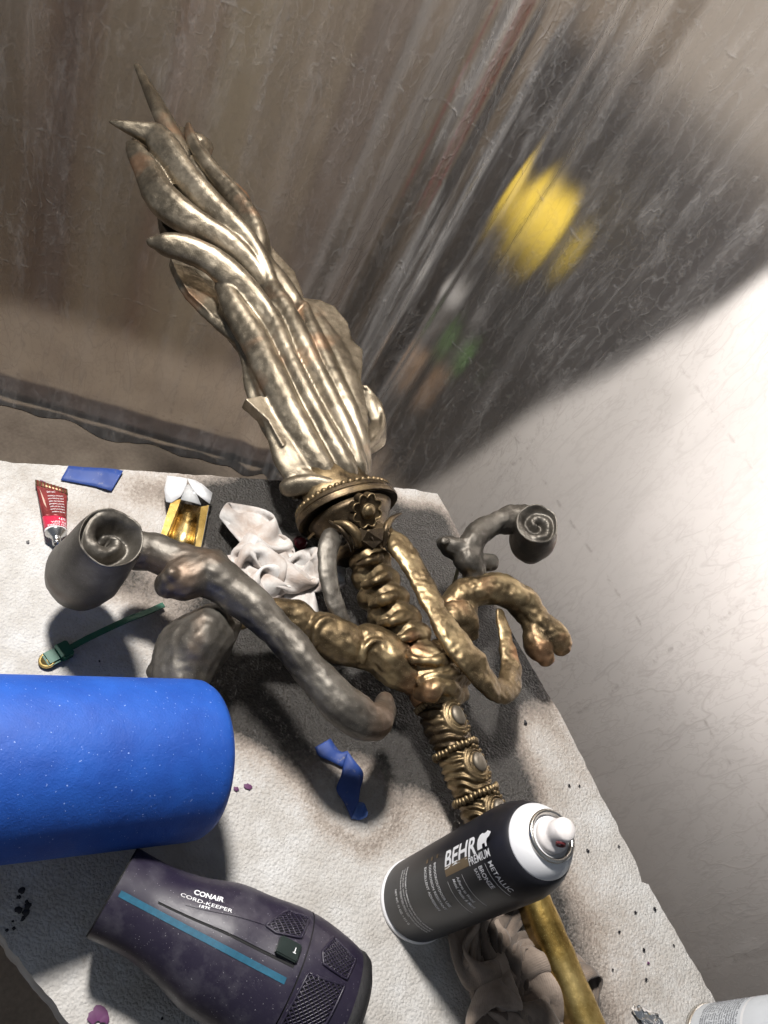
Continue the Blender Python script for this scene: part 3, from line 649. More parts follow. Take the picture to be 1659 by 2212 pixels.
# right scroll branch
def t7(pts, zs=1.0, seg=16): return tube([(*c7(x, y), z, r * .2) for x, y, z, r in pts], 8, zs, seg)
br = [t7([(560, 960, .055, 110), (530, 840, .06, 130), (470, 720, .064, 150), (500, 580, .068, 140), (570, 480, .072, 120), (680, 400, .074, 108), (820, 330, .076, 115), (960, 300, .078, 135), (1080, 300, .078, 150)]),
      t7([(480, 660, .066, 120), (360, 620, .066, 110), (250, 590, .066, 90), (200, 575, .066, 72)]), t7([(520, 760, .062, 110), (640, 770, .06, 90), (715, 770, .06, 76)]), ball(*c7(215, 545), .074, 11)]
fuse('scroll_branch', br, M_pewter, sword, .0013, 3, .0030, 60, .0006, 190)
scroll('scroll', c7(1235, 335), .104, c7(1150, 590), .050, 49, 49, M_pewter, 1.3, (1, 1), .7, .007)
# right guard arm: a bent limb ending in two stumps
arm = [t7([(280, 1230, .05, 120), (400, 1130, .054, 150), (540, 1070, .058, 150), (680, 1040, .06, 145), (820, 1050, .06, 150), (960, 1120, .06, 150), (1080, 1210, .058, 140), (1180, 1330, .056, 130), (1290, 1450, .056, 135), (1400, 1560, .056, 140), (1480, 1650, .055, 110)]),
       t7([(1090, 1330, .05, 80), (1170, 1480, .05, 110), (1220, 1620, .05, 130), (1280, 1730, .05, 125), (1320, 1790, .05, 90)]), t7([(980, 1200, .052, 100), (1080, 1330, .052, 100), (1240, 1500, .05, 110)]), ball(*c7(640, 940), .066, 14), ball(*c7(1060, 1120), .068, 15),
       t7([(240, 1370, .05, 120), (330, 1340, .056, 130), (430, 1350, .056, 130), (490, 1430, .054, 110), (530, 1540, .05, 60), (520, 1600, .048, 25)]), t7([(420, 1480, .046, 150), (330, 1580, .046, 130), (230, 1680, .048, 110), (140, 1740, .05, 110)]), t7([(420, 1420, .05, 140), (430, 1180, .052, 130)])]
fuse('guard_arm', arm, M_bronze, sword, .0014, 3, .0034, 50, .0010, 170)
# flat ribbons from the neck
rb = [t3([(588, 440, .074, 18), (620, 490, .076, 54), (665, 560, .078, 67), (720, 650, .08, 59), (775, 760, .083, 56), (825, 860, .086, 61), (880, 950, .087, 69), (950, 1050, .087, 77), (1020, 1130, .084, 77), (1085, 1215, .078, 69), (1140, 1265, .07, 61), (1195, 1235, .062, 59), (1205, 1140, .058, 56), (1190, 1040, .056, 46), (1165, 940, .056, 33), (1150, 860, .056, 23)], .45, 14)]
fuse('ribbon', rb, M_bronze, sword, .0012, 2, .0026, 55, .0007, 190)
rb = [t3([(330, 480, .076, 26), (290, 470, .08, 51), (265, 540, .08, 49), (262, 620, .078, 46), (275, 720, .074, 46), (300, 810, .07, 46), (345, 890, .066, 33), (385, 945, .062, 20), (425, 1005, .058, 10)], .5, 14), ball(*c3(335, 485), .074, 14)]
fuse('ribbon', rb, M_pewter, sword, .0012, 2, .0009, 80, .0004, 200)

# grip: three swelling segments, beaded rings, medallions
G0, G1 = P(936, 1512, .046), P(1090, 1860, .040)
GA = (G1 - G0).normalized(); GS = GA.cross(Vector((0, 0, 1))).normalized(); GU = GS.cross(GA)
if GS.dot(ex) < 0: GS = -GS
if GU.z < 0: GU = -GU
cdir = (CAM - G0.lerp(G1, .5)).normalized(); MID = math.atan2(cdir.dot(GU), cdir.dot(GS)) - math.radians(47)
def along_g(px, py):                                       # distance along the grip of a place in the picture
    best = min(np.linspace(-.05, .4, 900), key=lambda s_: (lambda q: abs((q - CAM).dot(ey) / (q - CAM).dot(ez) * F + CY - py))(G0 + GA * s_)); return float(best)
def gp(s_, an, r): return G0 + GA * s_ + (GS * math.cos(an) + GU * math.sin(an)) * r
cuts = [along_g(*cg(600, 150)), along_g(*cg(760, 700)), along_g(*cg(1005, 1255)), along_g(*cg(1240, 1800)), along_g(*cg(1480, 2350))]
gr0 = 45 / scl(P(1000, 1660, .04))
for i in range(4):
    s0, s1 = cuts[i], cuts[i + 1]; rings = []
    for kx in range(61):
        u = kx / 60; s_ = s0 + (s1 - s0) * u
        r = gr0 * (.86 + .17 * math.sin(PI * min(1, u * 1.05)) ** .8)
        ring = []
        for j in range(110):
            an = 2 * PI * j / 110
            # raised medallion panel on the upper right, draped folds elsewhere
            da = (an - MID + PI) % (2 * PI) - PI
            pu, pa = (u - .45) / .40, da / .80
            ins_ = 1 - (pu * pu + pa * pa)
            q = r
            if ins_ > 0: q += .0014 * min(1, ins_ * 5) + .0004 * math.sin(ins_ * 26)
            else:
                fold = math.sin((u + .16 * math.cos(an * 1 + 2.2) + .035 * math.sin(an * 3)) * 2 * PI * 5.6 + 3.4 * noise.noise((math.cos(an) * 1.5, math.sin(an) * 1.5, u * 2.5 + i)))
                env = min(1, u / .14) * min(1, (1 - u) / .12)
                q += .0011 * env * (abs(fold) ** .7 * (1 if fold > 0 else -1))
            ring.append(gp(s_, an, q))
        rings.append(ring)
    gs = mk('grip_segment', *loft(rings), M_bronze if i else M_dark, sword)
    gs.data.materials[0] = M_gold_g if 'M_gold_g' in globals() else gs.data.materials[0]
    mid = MID
    oval = [(s0 + (s1 - s0) * (.45 + .20 * math.sin(b_)), mid + .34 * math.cos(b_)) for b_ in np.linspace(0, 2 * PI, 24, endpoint=False)]
    rings = [[gp(.5 * (s0 + s1) - (s1 - s0) * .05 + (s_ - (s0 + (s1 - s0) * .45)) * f_, mid + (an - mid) * f_, gr0 * 1.0 + rr_) for s_, an in oval] for f_, rr_ in ((1.06, .000), (1.0, .0030), (.9, .0042), (.5, .0052), (.05, .0056))]
    med = mk('medallion', *loft(rings), M_silver, sword); 
    o = mk('medallion_rim', *sweep([gp(s0 + (s1 - s0) * (.45 + .27 * math.sin(b_)), mid + .50 * math.cos(b_), gr0 * 1.06) for b_ in np.linspace(0, 2 * PI, 33)], [.0008] * 33, 1, 8, round_ends=False), M_bronze, med); 
    if i == 0: gb = mk('bead', *ellipsoid(Vector((0, 0, 0)), .0021, seg=10), M_bronze, None, origin=(0, 0, 0)); gb.parent = gs; gb_first = True
    for b_ in np.linspace(PI * .55, PI * 1.5, 9):
        p = gp(s0 + (s1 - s0) * (.45 + .36 * -math.sin(b_ + PI * .0)), mid - .70 * -math.cos(b_), gr0 * 1.07)
        if gb_first: gb.location = p - Vector(sword['base']); gb_first = False
        else: share('bead', gb, gs, p)
ringbead = None
for i in range(0, 4):
    rr_ = gr0 * (1.10 if i else 1.0)
    core = mk('beaded_ring', *sweep([gp(cuts[i], a_, rr_ * .93) for a_ in np.linspace(0, 2 * PI, 49)], [.0026] * 49, 1, 10, up=GA, round_ends=False), M_dark, sword)
    nbd = 32
    for j in range(nbd):
        a_ = 2 * PI * j / nbd; p = gp(cuts[i] + .0006 * random.uniform(-1, 1), a_, rr_)
        rot = Vector((0, 0, 1)).rotation_difference((GA + GS * random.uniform(-.3, .3)).normalized())
        if ringbead is None:
            ringbead = mk('bead', *ellipsoid(Vector((0, 0, 0)), .0023, (.95, .95, 1.5), seg=10), M_bronze, None, origin=(0, 0, 0)); ringbead.parent = core; ringbead.location = p - Vector(sword['base'])
            ringbead.rotation_mode = 'QUATERNION'; ringbead.rotation_quaternion = rot
        else: share('bead', ringbead, core, p, rot, (1, 1, random.uniform(.85, 1.15)))
# gilded bar running on from the grip
ra, rb_ = P(1128, 1880, .034), P(1318, 2330, .034); rd = (rb_ - ra).normalized(); rs = rd.cross(Vector((0, 0, 1))).normalized(); rs = -rs if rs.dot(ex) < 0 else rs
rings = []
for u in np.linspace(0, 1, 40):
    c = ra.lerp(rb_, u); hw = .0125 + .001 * noise.noise((u * 8, 0, 0))
    rings.append([c + rs * x * hw + Vector((0, 0, 1)) * (y * .013 + .0006 * noise.noise((u * 20, x, y))) for x, y in ((-1, -.9), (-1.03, .4), (-.7, .85), (-.1, 1), (.55, .95), (.9, .65), (1.05, -.1), (1.1, -.9))])
mk('gilded_bar', *loft(rings), M_gold, sword)

# ================================================================== paint can standing on the foam
def can_point(C, r, h, phi, off=0.0): return C + Vector((math.cos(phi) * (r + off), math.sin(phi) * (r + off), h))
def hit_cyl(px, py, C, r):                                  # where a sight line meets the can: height, angle
    d = rayd(px, py); o = CAM - C; a_ = d.x ** 2 + d.y ** 2; b_ = 2 * (o.x * d.x + o.y * d.y); c_ = o.x ** 2 + o.y ** 2 - r * r
    k = b_ * b_ - 4 * a_ * c_
    t_ = (-b_ - math.sqrt(max(k, 0))) / (2 * a_); q = o + d * t_; return q.z, math.atan2(q.y, q.x)
M_ink = plain('white_ink', (.86, .86, .88), .5, 0, 50, .04)
M_canblack = plain('black_can_lacquer', (.012, .012, .016), .40, 0, 30, .25, 300, .08, .0003, Specular_IOR_Level=.32)
M_canwhite = plain('white_plastic', (.78, .78, .80), .28, 0, 20, .03)
M_tin = plain('tinplate', (.62, .60, .56), .25, 1.0)
CC = P(898, 1945, 0); CR = .0325; CHB = .181
can = empty('spray_can', CC); tag(can, 'black and white bronze spray paint can standing against the sword grip', 'spray can')
o = mk('body', *lathe([(CR * .97, .0045), (CR, .007), (CR, CHB - .018), (CR * .995, CHB - .010), (CR * .97, CHB - .004), (CR * .91, CHB + .005), (CR * .83, CHB + .0115), (CR * .74, CHB + .017)], CC, seg=72), M_canblack, can)
o = mk('bottom_rim', *lathe([(CR * .94, 0), (CR * 1.02, .0006), (CR * 1.03, .003), (CR * 1.0, .0052), (CR * .95, .0056)], CC, seg=72), M_canwhite, can)
o = mk('shoulder', *lathe([(CR * .765, CHB + .0150), (CR * .745, CHB + .0172), (CR * .62, CHB + .0240), (CR * .50, CHB + .0270), (CR * .46, CHB + .0275)], CC, seg=72), M_canwhite, can)
ch = CHB + .027
o = mk('valve_cup', *lathe([(CR * .50, ch - .001), (CR * .52, ch + .001), (CR * .52, ch + .003), (CR * .47, ch + .004), (CR * .43, ch + .0025), (CR * .42, ch - .003), (CR * .1, ch - .003)], CC, seg=48, cap=False), M_tin, can)
noz = mk('nozzle', *lathe([(CR * .35, ch - .002), (CR * .36, ch + .003), (CR * .33, ch + .0055), (CR * .26, ch + .007), (CR * .245, ch + .009), (CR * .25, ch + .011), (CR * .235, ch + .0175), (CR * .20, ch + .0195), (CR * .08, ch + .020)], CC, seg=36), plain('stained_white_plastic', (.74, .70, .69), .35, 0, 120, .12), can)
sph = hit_cyl(1150, 1850, CC, CR)[1]
nd = Vector((math.cos(sph + .75), math.sin(sph + .75), 0))
nn_ = CC + nd * CR * .228 + Vector((0, 0, ch + .0130))
mk('spray_insert', *lathe([(.0032, -.001), (.0032, .0018), (.0024, .0018), (.0022, .0006), (.0004, .0006)], nn_, nd, 20), plain('dried_red_paint', (.14, .025, .03), .4), noz)
def wrap(name, vf, h0, p0, along_axis, parent, mat, off=.00022, flip=1, C=None, r=None):
    C = C or CC; r = r or CR; V = []
    for x, y in vf[0]:
        if along_axis: h, ph = h0 + x, p0 - y / r
        else: h, ph = h0 + y, p0 + x / r
        V.append(can_point(C, r, h, ph, off))
    o = mk(name, V, vf[1], mat, parent, smooth=True); return o
def cx4(X, Y): return 763.1 + .34 * X, 1559.5 + .34 * Y
def put(body, px0, px1, along_axis, mat=None, shear=0, bold=0, hgt=None, name='lettering'):
    """lettering from one place in the picture to another (ends of its baseline)"""
    (h0, p0), (h1, p1) = hit_cyl(*cx4(*px0), CC, CR), hit_cyl(*cx4(*px1), CC, CR)
    L = (h1 - h0) if along_axis else ((p1 - p0 + PI) % (2 * PI) - PI) * CR
    V, Fc = text_mesh(body, .01, 'LEFT', shear, bold); wdt = max(x for x, y in V) - min(x for x, y in V); x0 = min(x for x, y in V)
    kx = L / wdt; ky = (hgt / .0072) if hgt else abs(kx)
    V = [((x - x0) * kx, y * ky) for x, y in V]
    return wrap(name, (V, Fc), h0, p0, along_axis, can, mat or M_ink)
put('BEHR', (583, 935), (782, 822), True, None, .18, .022, .0118)
put('PREMIUM', (742, 915), (872, 845), True, None, .0, .012, .0052)
put('METALLIC', (856, 890), (1000, 1080), False, None, 0, .006, .0052)
put('BRONZE', (795, 920), (878, 1062), False, None, 0, .02, .0050)
put('SATIN', (768, 935), (800, 1006), False, None, 0, .008, .0038)
put('Adheres to Wood,', (655, 985), (760, 1150), False, None, .25, .010, .0038)
put('Metal, Plastic & More', (630, 1000), (760, 1188), False, None, .25, .010, .0038)
put('INDOOR/OUTDOOR USE', (513, 898), (608, 1178), False, None, 0, .016, .0036)
put('CORROSION RESISTANT', (484, 912), (584, 1196), False, None, 0, .016, .0036)
put('EXCELLENT ADHESION', (454, 928), (540, 1202), False, None, 0, .016, .0036)
put('DANGER! EXTREMELY FLAMMABLE LIQUID AND VAPOR. VAPORS MAY', (346, 925), (500, 1325), False, None, 0, .012, .0024)
put('CAUSE FLASH FIRE. VAPOR HARMFUL. CAUSES SERIOUS EYE DAMAGE.', (330, 935), (486, 1332), False, None, 0, .0, .0022)
put('IRRITATES SKIN AND RESPIRATORY TRACT. CONTENTS UNDER PRESSURE.', (314, 945), (472, 1338), False, None, 0, .0, .0022)
put('See other cautions on back panel.', (296, 1080), (356, 1236), False, None, 0, 0, .0018)
put('NET WT. 11 OZ. \u2022 311 G', (266, 1068), (352, 1288), False, None, 0, .012, .0034)
def line(px0, px1, th, name='rule_line', mat=None):
    (h0, p0), (h1, p1) = hit_cyl(*cx4(*px0), CC, CR), hit_cyl(*cx4(*px1), CC, CR); n = 26; V = []
    for i in range(n + 1):
        u = i / n; V += [can_point(CC, CR, h0 + (h1 - h0) * u, p0 + (p1 - p0) * u, .0002), can_point(CC, CR, h0 + (h1 - h0) * u + th, p0 + (p1 - p0) * u, .0002)]
    return mk(name, V, [(2 * i, 2 * i + 2, 2 * i + 3, 2 * i + 1) for i in range(n)], mat or M_ink, can)
line((836, 898), (998, 1104), .0004); line((690, 968), (850, 1168), .0004); line((600, 1015), (756, 1212), .0004)
M_swatch = plain('bronze_swatch', (.16, .11, .055), .35, .5)
(h0, p0), (h1, p1) = hit_cyl(*cx4(592, 985), CC, CR), hit_cyl(*cx4(736, 905), CC, CR)
wrap('colour_swatch', flat_poly([(0, 0), (h1 - h0, 0), (h1 - h0, .0062), (0, .0062)], .004), h0, p0, True, can, M_swatch)
for sx, sy in ((528, 868), (494, 884), (464, 902)):
    hq, pq = hit_cyl(*cx4(sx, sy), CC, CR); wrap('check_box', flat_poly([(0, 0), (.0028, 0), (.0028, .0028), (0, .0028)], .004), hq, pq, True, can, M_swatch)
bear = [(.02, 0), (.14, 0), (.16, .16), (.24, .20), (.26, 0), (.38, 0), (.38, .20), (.56, .22), (.60, 0), (.72, 0), (.70, .24), (.76, .38), (.90, .44), (1.04, .58), (1.02, .66), (.90, .72), (.80, .80), (.70, .74), (.56, .72), (.40, .80), (.22, .74), (.08, .56), (.02, .30)]
hq, pq = hit_cyl(*cx4(790, 818), CC, CR); hq2, _ = hit_cyl(*cx4(872, 770), CC, CR)
wrap('bear_emblem', flat_poly([(x * .0185, y * .0120) for x, y in bear]), hq, pq, True, can, M_ink)

# second can, only its foot in the picture's corner
C2_ = P(1545, 2262, 0)
can2 = empty('spray_can', C2_); tag(can2, 'pale can with dense grey print in the bottom right corner', 'spray can')
M_pale = plain('pale_label', (.66, .69, .73), .4, 0, 40, .06); M_greyink = plain('grey_ink', (.16, .17, .20), .6)
mk('body', *lathe([(CR * .97, .004), (CR, .007), (CR, .14), (CR * .9, .152), (CR * .6, .165)], C2_, seg=64), M_pale, can2)
mk('bottom_rim', *lathe([(CR * .94, 0), (CR * 1.03, .0008), (CR * 1.03, .0034), (CR * .97, .0054)], C2_, seg=64), M_tin, can2)
ang = hit_cyl(1600, 2190, C2_, CR)[1]
for i in range(16):
    body = ''.join(random.choice('aeinorstlucd    mhpgyb') for _ in range(46)).strip()
    wrap('print_line', text_mesh(body, .0030, 'CENTER', 0, .01), .018 + i * .0029, ang, False, can2, M_greyink, C=C2_)
wrap('white_band', flat_poly([(-.045, 0), (.045, 0), (.045, .003), (-.045, .003)], .004), .067, ang, False, can2, M_canwhite, C=C2_)

# ================================================================== big blue roll
Dd = .59
def cam3(px, py, depth): return CAM + c2w(Vector(((px - CX) / F, (py - CY) / F, 1)) * depth)
rF = cam3(432, 1637, Dd); rL = cam3(0, 1657, Dd * .845); rax = (rL - rF).normalized(); RR = 166 / F * Dd
t = NT('blue_felted_wrap'); fz_ = t.noise(700, 3, .7); t.set(Base_Color=t.mix(t.ramp(t.noise(620, 1), [(.735, 0), (.765, 1)]), t.ramp(t.noise(35, 5), [(.3, (.006, .058, .33)), (.7, (.011, .092, .45))]), (.25, .35, .7)), Roughness=.62, Normal=t.bump(t.math('ADD', fz_, t.math('MULTIPLY', t.noise(60, 3), 2.0)), .35, .0012)); M_blue = t.m
prof = [(RR * .30, 0.0), (RR * .86, .0005), (RR * .95, .0025), (RR * .99, .007), (RR, .014), (RR, .30), (RR * .9, .305)]
o = mk('foam_roll', *lathe(prof, rF, rax, 80), M_blue); fix(o); tag(o, 'thick bright blue roll lying in from the left edge', 'roll')

# ================================================================== hair dryer
def c5(X, Y): return 132.7 + .42 * X, 1725.4 + .42 * Y
h0, h1 = P(*c5(268, 478), .052), P(*c5(1185, 965), .054)
hax = (h1 - h0).normalized(); HL = (h1 - h0).length; hs = hax.cross(Vector((0, 0, 1))).normalized(); hu = hs.cross(hax)
if hu.z < 0: hu = -hu
rm = 96 / scl(h0); rr2 = 146 / scl(h0.lerp(h1, .8))
M_plum = plain('plum_black_plastic', (.020, .015, .032), .40, 0, 25, .3, 500, .15, .0003)
t = NT('dusty_plum_plastic'); dst = t.math('MAXIMUM', t.ramp(t.noise(950, 1), [(.745, 0), (.77, 1)]), t.math('MULTIPLY', t.ramp(t.noise(45, 6, .7), [(.5, 0), (.8, 1)]), .16))
t.set(Base_Color=t.mix(dst, (.018, .014, .030), (.34, .33, .36)), Roughness=t.ramp(t.noise(60, 4), [(.3, .34), (.7, .52)]), Normal=t.bump(t.noise(500, 3), .12, .0003)); M_plum = t.m
M_plum2 = plain('dark_grille', (.004, .004, .005), .8)
dry = empty('hair_dryer', Vector((h0.x, h0.y, 0))); tag(dry, 'dark plum hair dryer with a teal stripe lying below the blue roll', 'hair dryer')
hp = cat([(0, rm), (.10 * HL, rm * .985), (.22 * HL, rm * 1.0), (.38 * HL, rm * 1.13), (.55 * HL, rm * 1.36), (.72 * HL, rr2 * .93), (.86 * HL, rr2 * .985), (.95 * HL, rr2), (1.06 * HL, rr2 * .975), (1.2 * HL, rr2 * .90), (1.30 * HL, rr2 * .80)], 6)
def hr(s_): return float(np.interp(s_, hp[:, 0], hp[:, 1]))
def hpt(s_, an, off=0.0): return h0 + hax * s_ + (hs * math.cos(an) + hu * math.sin(an)) * (hr(s_) + off)
seam = .935 * HL; seg = 96
def shell(sa_, sb_, k_=40, extra=()):
    return loft([[hpt(s_, 2 * PI * j / seg) for j in range(seg)] for s_ in np.linspace(sa_, sb_, k_)], True, False)
hb = mk('barrel', *shell(0, seam - .0004, 60), M_plum, dry)
mk('mouth_lining', *loft([[h0 + hax * s_ + (hs * math.cos(2 * PI * j / seg) + hu * math.sin(2 * PI * j / seg)) * rm * q for j in range(seg)] for s_, q in ((.0, .995), (-.0012, .975), (.0, .94), (.05, .90), (.055, .2))], True, True), M_plum2, dry)
mk('seam_groove', *loft([[hpt(seam, 2 * PI * j / seg, q) for j in range(seg)] for q in (-.0012, -.0011)], True, False), M_plum2, dry)
o = mk('seam_groove', *loft([[hpt(s_, 2 * PI * j / seg, -.0012) for j in range(seg)] for s_ in (seam - .001, seam + .0014)], True, False), M_plum2, dry)
rear = mk('rear_housing', *shell(seam + .0006, 1.26 * HL, 30), M_plum, dry)
back = mk('intake_mesh', *loft([[h0 + hax * (1.26 * HL + d_) + (hs * math.cos(2 * PI * j / seg) + hu * math.sin(2 * PI * j / seg)) * hr(1.26 * HL) * q for j in range(seg)] for d_, q in ((-.003, 1.02), (.002, 1.02), (.006, .97), (.010, .8), (.012, .1))]), plain('mesh_black', (.012, .012, .014), .6, 0, 60, .2, 1500, .8, .001), dry)
bvh = BVHTree.FromPolygons([tuple(v) for v in [x.co + Vector(dry['base']) for x in hb.data.vertices]] + [tuple(x.co + Vector(dry['base'])) for x in rear.data.vertices],
      [tuple(p.vertices) for p in hb.data.polygons] + [tuple(i + len(hb.data.vertices) for i in p.vertices) for p in rear.data.polygons])
def hit_dry(px, py):
    d = rayd(px, py).normalized(); r_ = bvh.ray_cast(CAM, d)
    if r_[0] is None: r_ = bvh.find_nearest(CAM + d * .62)
    q = r_[0] - h0; s_ = q.dot(hax); return s_, math.atan2(q.dot(hu), q.dot(hs))
def strip(name, p0, p1, width, mat, n=40, off=.0004, parent=None, th=.0006):
    (s0, a0_), (s1, a1_) = hit_dry(*c5(*p0)), hit_dry(*c5(*p1)); rings = []
    for i in range(n + 1):
        u = i / n; s_ = s0 + (s1 - s0) * u; an = a0_ + (a1_ - a0_) * u; da = width / 2 / hr(s_)
        rings.append([hpt(s_, an - da, -.0003), hpt(s_, an - da, off), hpt(s_, an + da, off), hpt(s_, an + da, -.0003)])
    return mk(name, *loft(rings), mat, parent or dry, smooth=False)
strip('teal_stripe', (300, 487), (1152, 938), .0040, plain('teal_paint', (.004, .085, .15), .5, 0, 300, .2))
strip('ridge_line', (500, 530), (1195, 862), .0022, M_plum2, off=.0003)
strip('ridge_edge', (500, 522), (1190, 845), .0016, M_plum, off=.0009)
strip('ridge_edge', (640, 545), (1110, 665), .0010, M_plum, off=.0005)
def dry_text(body, p0, p1, bold=0, xs=1, hgt=None):
    (s0, a0_), (s1, a1_) = hit_dry(*c5(*p0)), hit_dry(*c5(*p1)); q0, q1 = hpt(s0, a0_), hpt(s1, a1_)
    V, Fc = text_mesh(body, .01, 'LEFT', 0, bold); x0 = min(x for x, y in V); wd = max(x for x, y in V) - x0
    xd = (q1 - q0); L = xd.length; xd.normalize(); rad_ = (hs * math.cos((a0_ + a1_) / 2) + hu * math.sin((a0_ + a1_) / 2)); yd = rad_.cross(xd).normalized(); nrm_ = xd.cross(yd)
    if yd.dot(-ey) < 0: yd = -yd
    kx = L / wd; ky = hgt / .0072; out = []
    for x, y in V:
        q = q0 + xd * (x - x0) * kx + yd * y * ky + rad_ * .03; r_ = bvh.ray_cast(q, -rad_)
        out.append((r_[0] + rad_ * .0003) if r_[0] is not None else q - rad_ * .03)
    return mk('lettering', out, Fc, M_ink, dry)
dry_text('CONAIR', (678, 490), (832, 533), .03, 1, .0040); dry_text('CORD-KEEPER', (610, 500), (876, 588), 0, 1, .0025); dry_text('1875', (705, 562), (760, 578), .012, 1, .0025)
# grilles: a near-black patch painting the holes' shade, crossed by two sets of bars
def grille(poly, n1_, n2_, dirs):
    SA = [hit_dry(*c5(*p)) for p in poly]; A_ = np.array([(s_, an * hr(s_)) for s_, an in SA])
    cen = A_.mean(0); base = []
    gv, gf = flat_poly([tuple(p) for p in A_], .006)
    g_ = mk('grille', [hpt(x, y / hr(x), .0003) for x, y in gv], gf, M_plum2, dry)
    ring = [tuple(p) for p in A_] + [tuple(A_[0])]
    fr_ = []
    for a_, b_ in zip(ring[:-1], ring[1:]):
        for u in np.linspace(0, 1, 8, endpoint=False): x, y = a_[0] + (b_[0] - a_[0]) * u, a_[1] + (b_[1] - a_[1]) * u; fr_.append(hpt(x, y / hr(x), .0008))
    fr_.append(fr_[0]); mk('grille_frame', *sweep(fr_, [.0009] * len(fr_), 1, 6, round_ends=False), M_plum, g_)
    for dv, k_ in dirs:
        dv = np.array(dv) / np.hypot(*dv); nv_ = np.array((-dv[1], dv[0])); pr = (A_ - cen) @ nv_
        for off in np.linspace(pr.min(), pr.max(), k_ + 2)[1:-1]:
            ts = []
            for i in range(len(A_)):
                a_, b_ = A_[i] - cen, A_[(i + 1) % len(A_)] - cen; da, db = a_ @ nv_ - off, b_ @ nv_ - off
                if da * db < 0: u = da / (da - db); ts.append((a_ + (b_ - a_) * u) @ dv)
            if len(ts) < 2: continue
            t0_, t1_ = min(ts), max(ts); pth = []
            for u in np.linspace(t0_, t1_, 7): x, y = cen + nv_ * off + dv * u; pth.append(hpt(x, y / hr(x), .0007))
            mk('grille_bar', *sweep(pth, [.00055] * 7, 1, 5, round_ends=False), M_plum, g_)
grille([(1050, 655), (1165, 580), (1272, 618), (1232, 718), (1100, 690)], 0, 0, (((1, .9), 11), ((1, -.9), 9)))
grille([(1400, 718), (1510, 830), (1465, 930), (1345, 850), (1340, 790)], 0, 0, (((1, .9), 11), ((1, -.9), 10)))
grille([(1270, 895), (1455, 960), (1395, 1090), (1330, 1200), (1110, 1190), (1180, 1060)], 0, 0, (((1, .9), 16), ((1, -.9), 17)))
# switch
(sA, aA), (sB, aB) = hit_dry(*c5(1108, 730)), hit_dry(*c5(1225, 850)); V = []
s_, an = hit_dry(*c5(1162, 780)); c = hpt(s_, an, 0); rad_ = (hs * math.cos(an) + hu * math.sin(an)); tx = hax; ty = rad_.cross(tx).normalized(); tx = ty.cross(rad_)
def pad(name, cxy, w_, h_, t_, mat, parent, bev=.0008):
    bm = bmesh.new(); bmesh.ops.create_cube(bm, size=1)
    for v in bm.verts: v.co = c + tx * (cxy[0] + v.co.x * w_) + ty * (cxy[1] + v.co.y * h_) + rad_ * (t_ * (v.co.z + .5) - .002)
    bmesh.ops.bevel(bm, geom=list(bm.edges), offset=bev, segments=2, affect='EDGES'); bm.verts.index_update()
    o = mk(name, [v.co.copy() for v in bm.verts], [tuple(v.index for v in f.verts) for f in bm.faces], mat, parent); bm.free(); sharp(o, 40); return o
sw_ = pad('switch', (0, 0), .0155, .0115, .006, plain('switch_green_black', (.016, .024, .022), .25), dry)
pad('switch_mark', (.004, -.001), .0022, .0006, .00625, M_ink, sw_, .0001); pad('switch_mark', (.004, .0008), .0006, .003, .00625, M_ink, sw_, .0001)
# handle leaving the barrel downwards, out of the picture
a_, b_ = h0.lerp(h1, .80) - hu * .01, P(*c5(980, 1500), .03)
mk('handle', *sweep([a_.lerp(b_, u) for u in np.linspace(0, 1, 14)], [.026] * 14, .8, 24), M_plum, dry)
# dust on the dryer

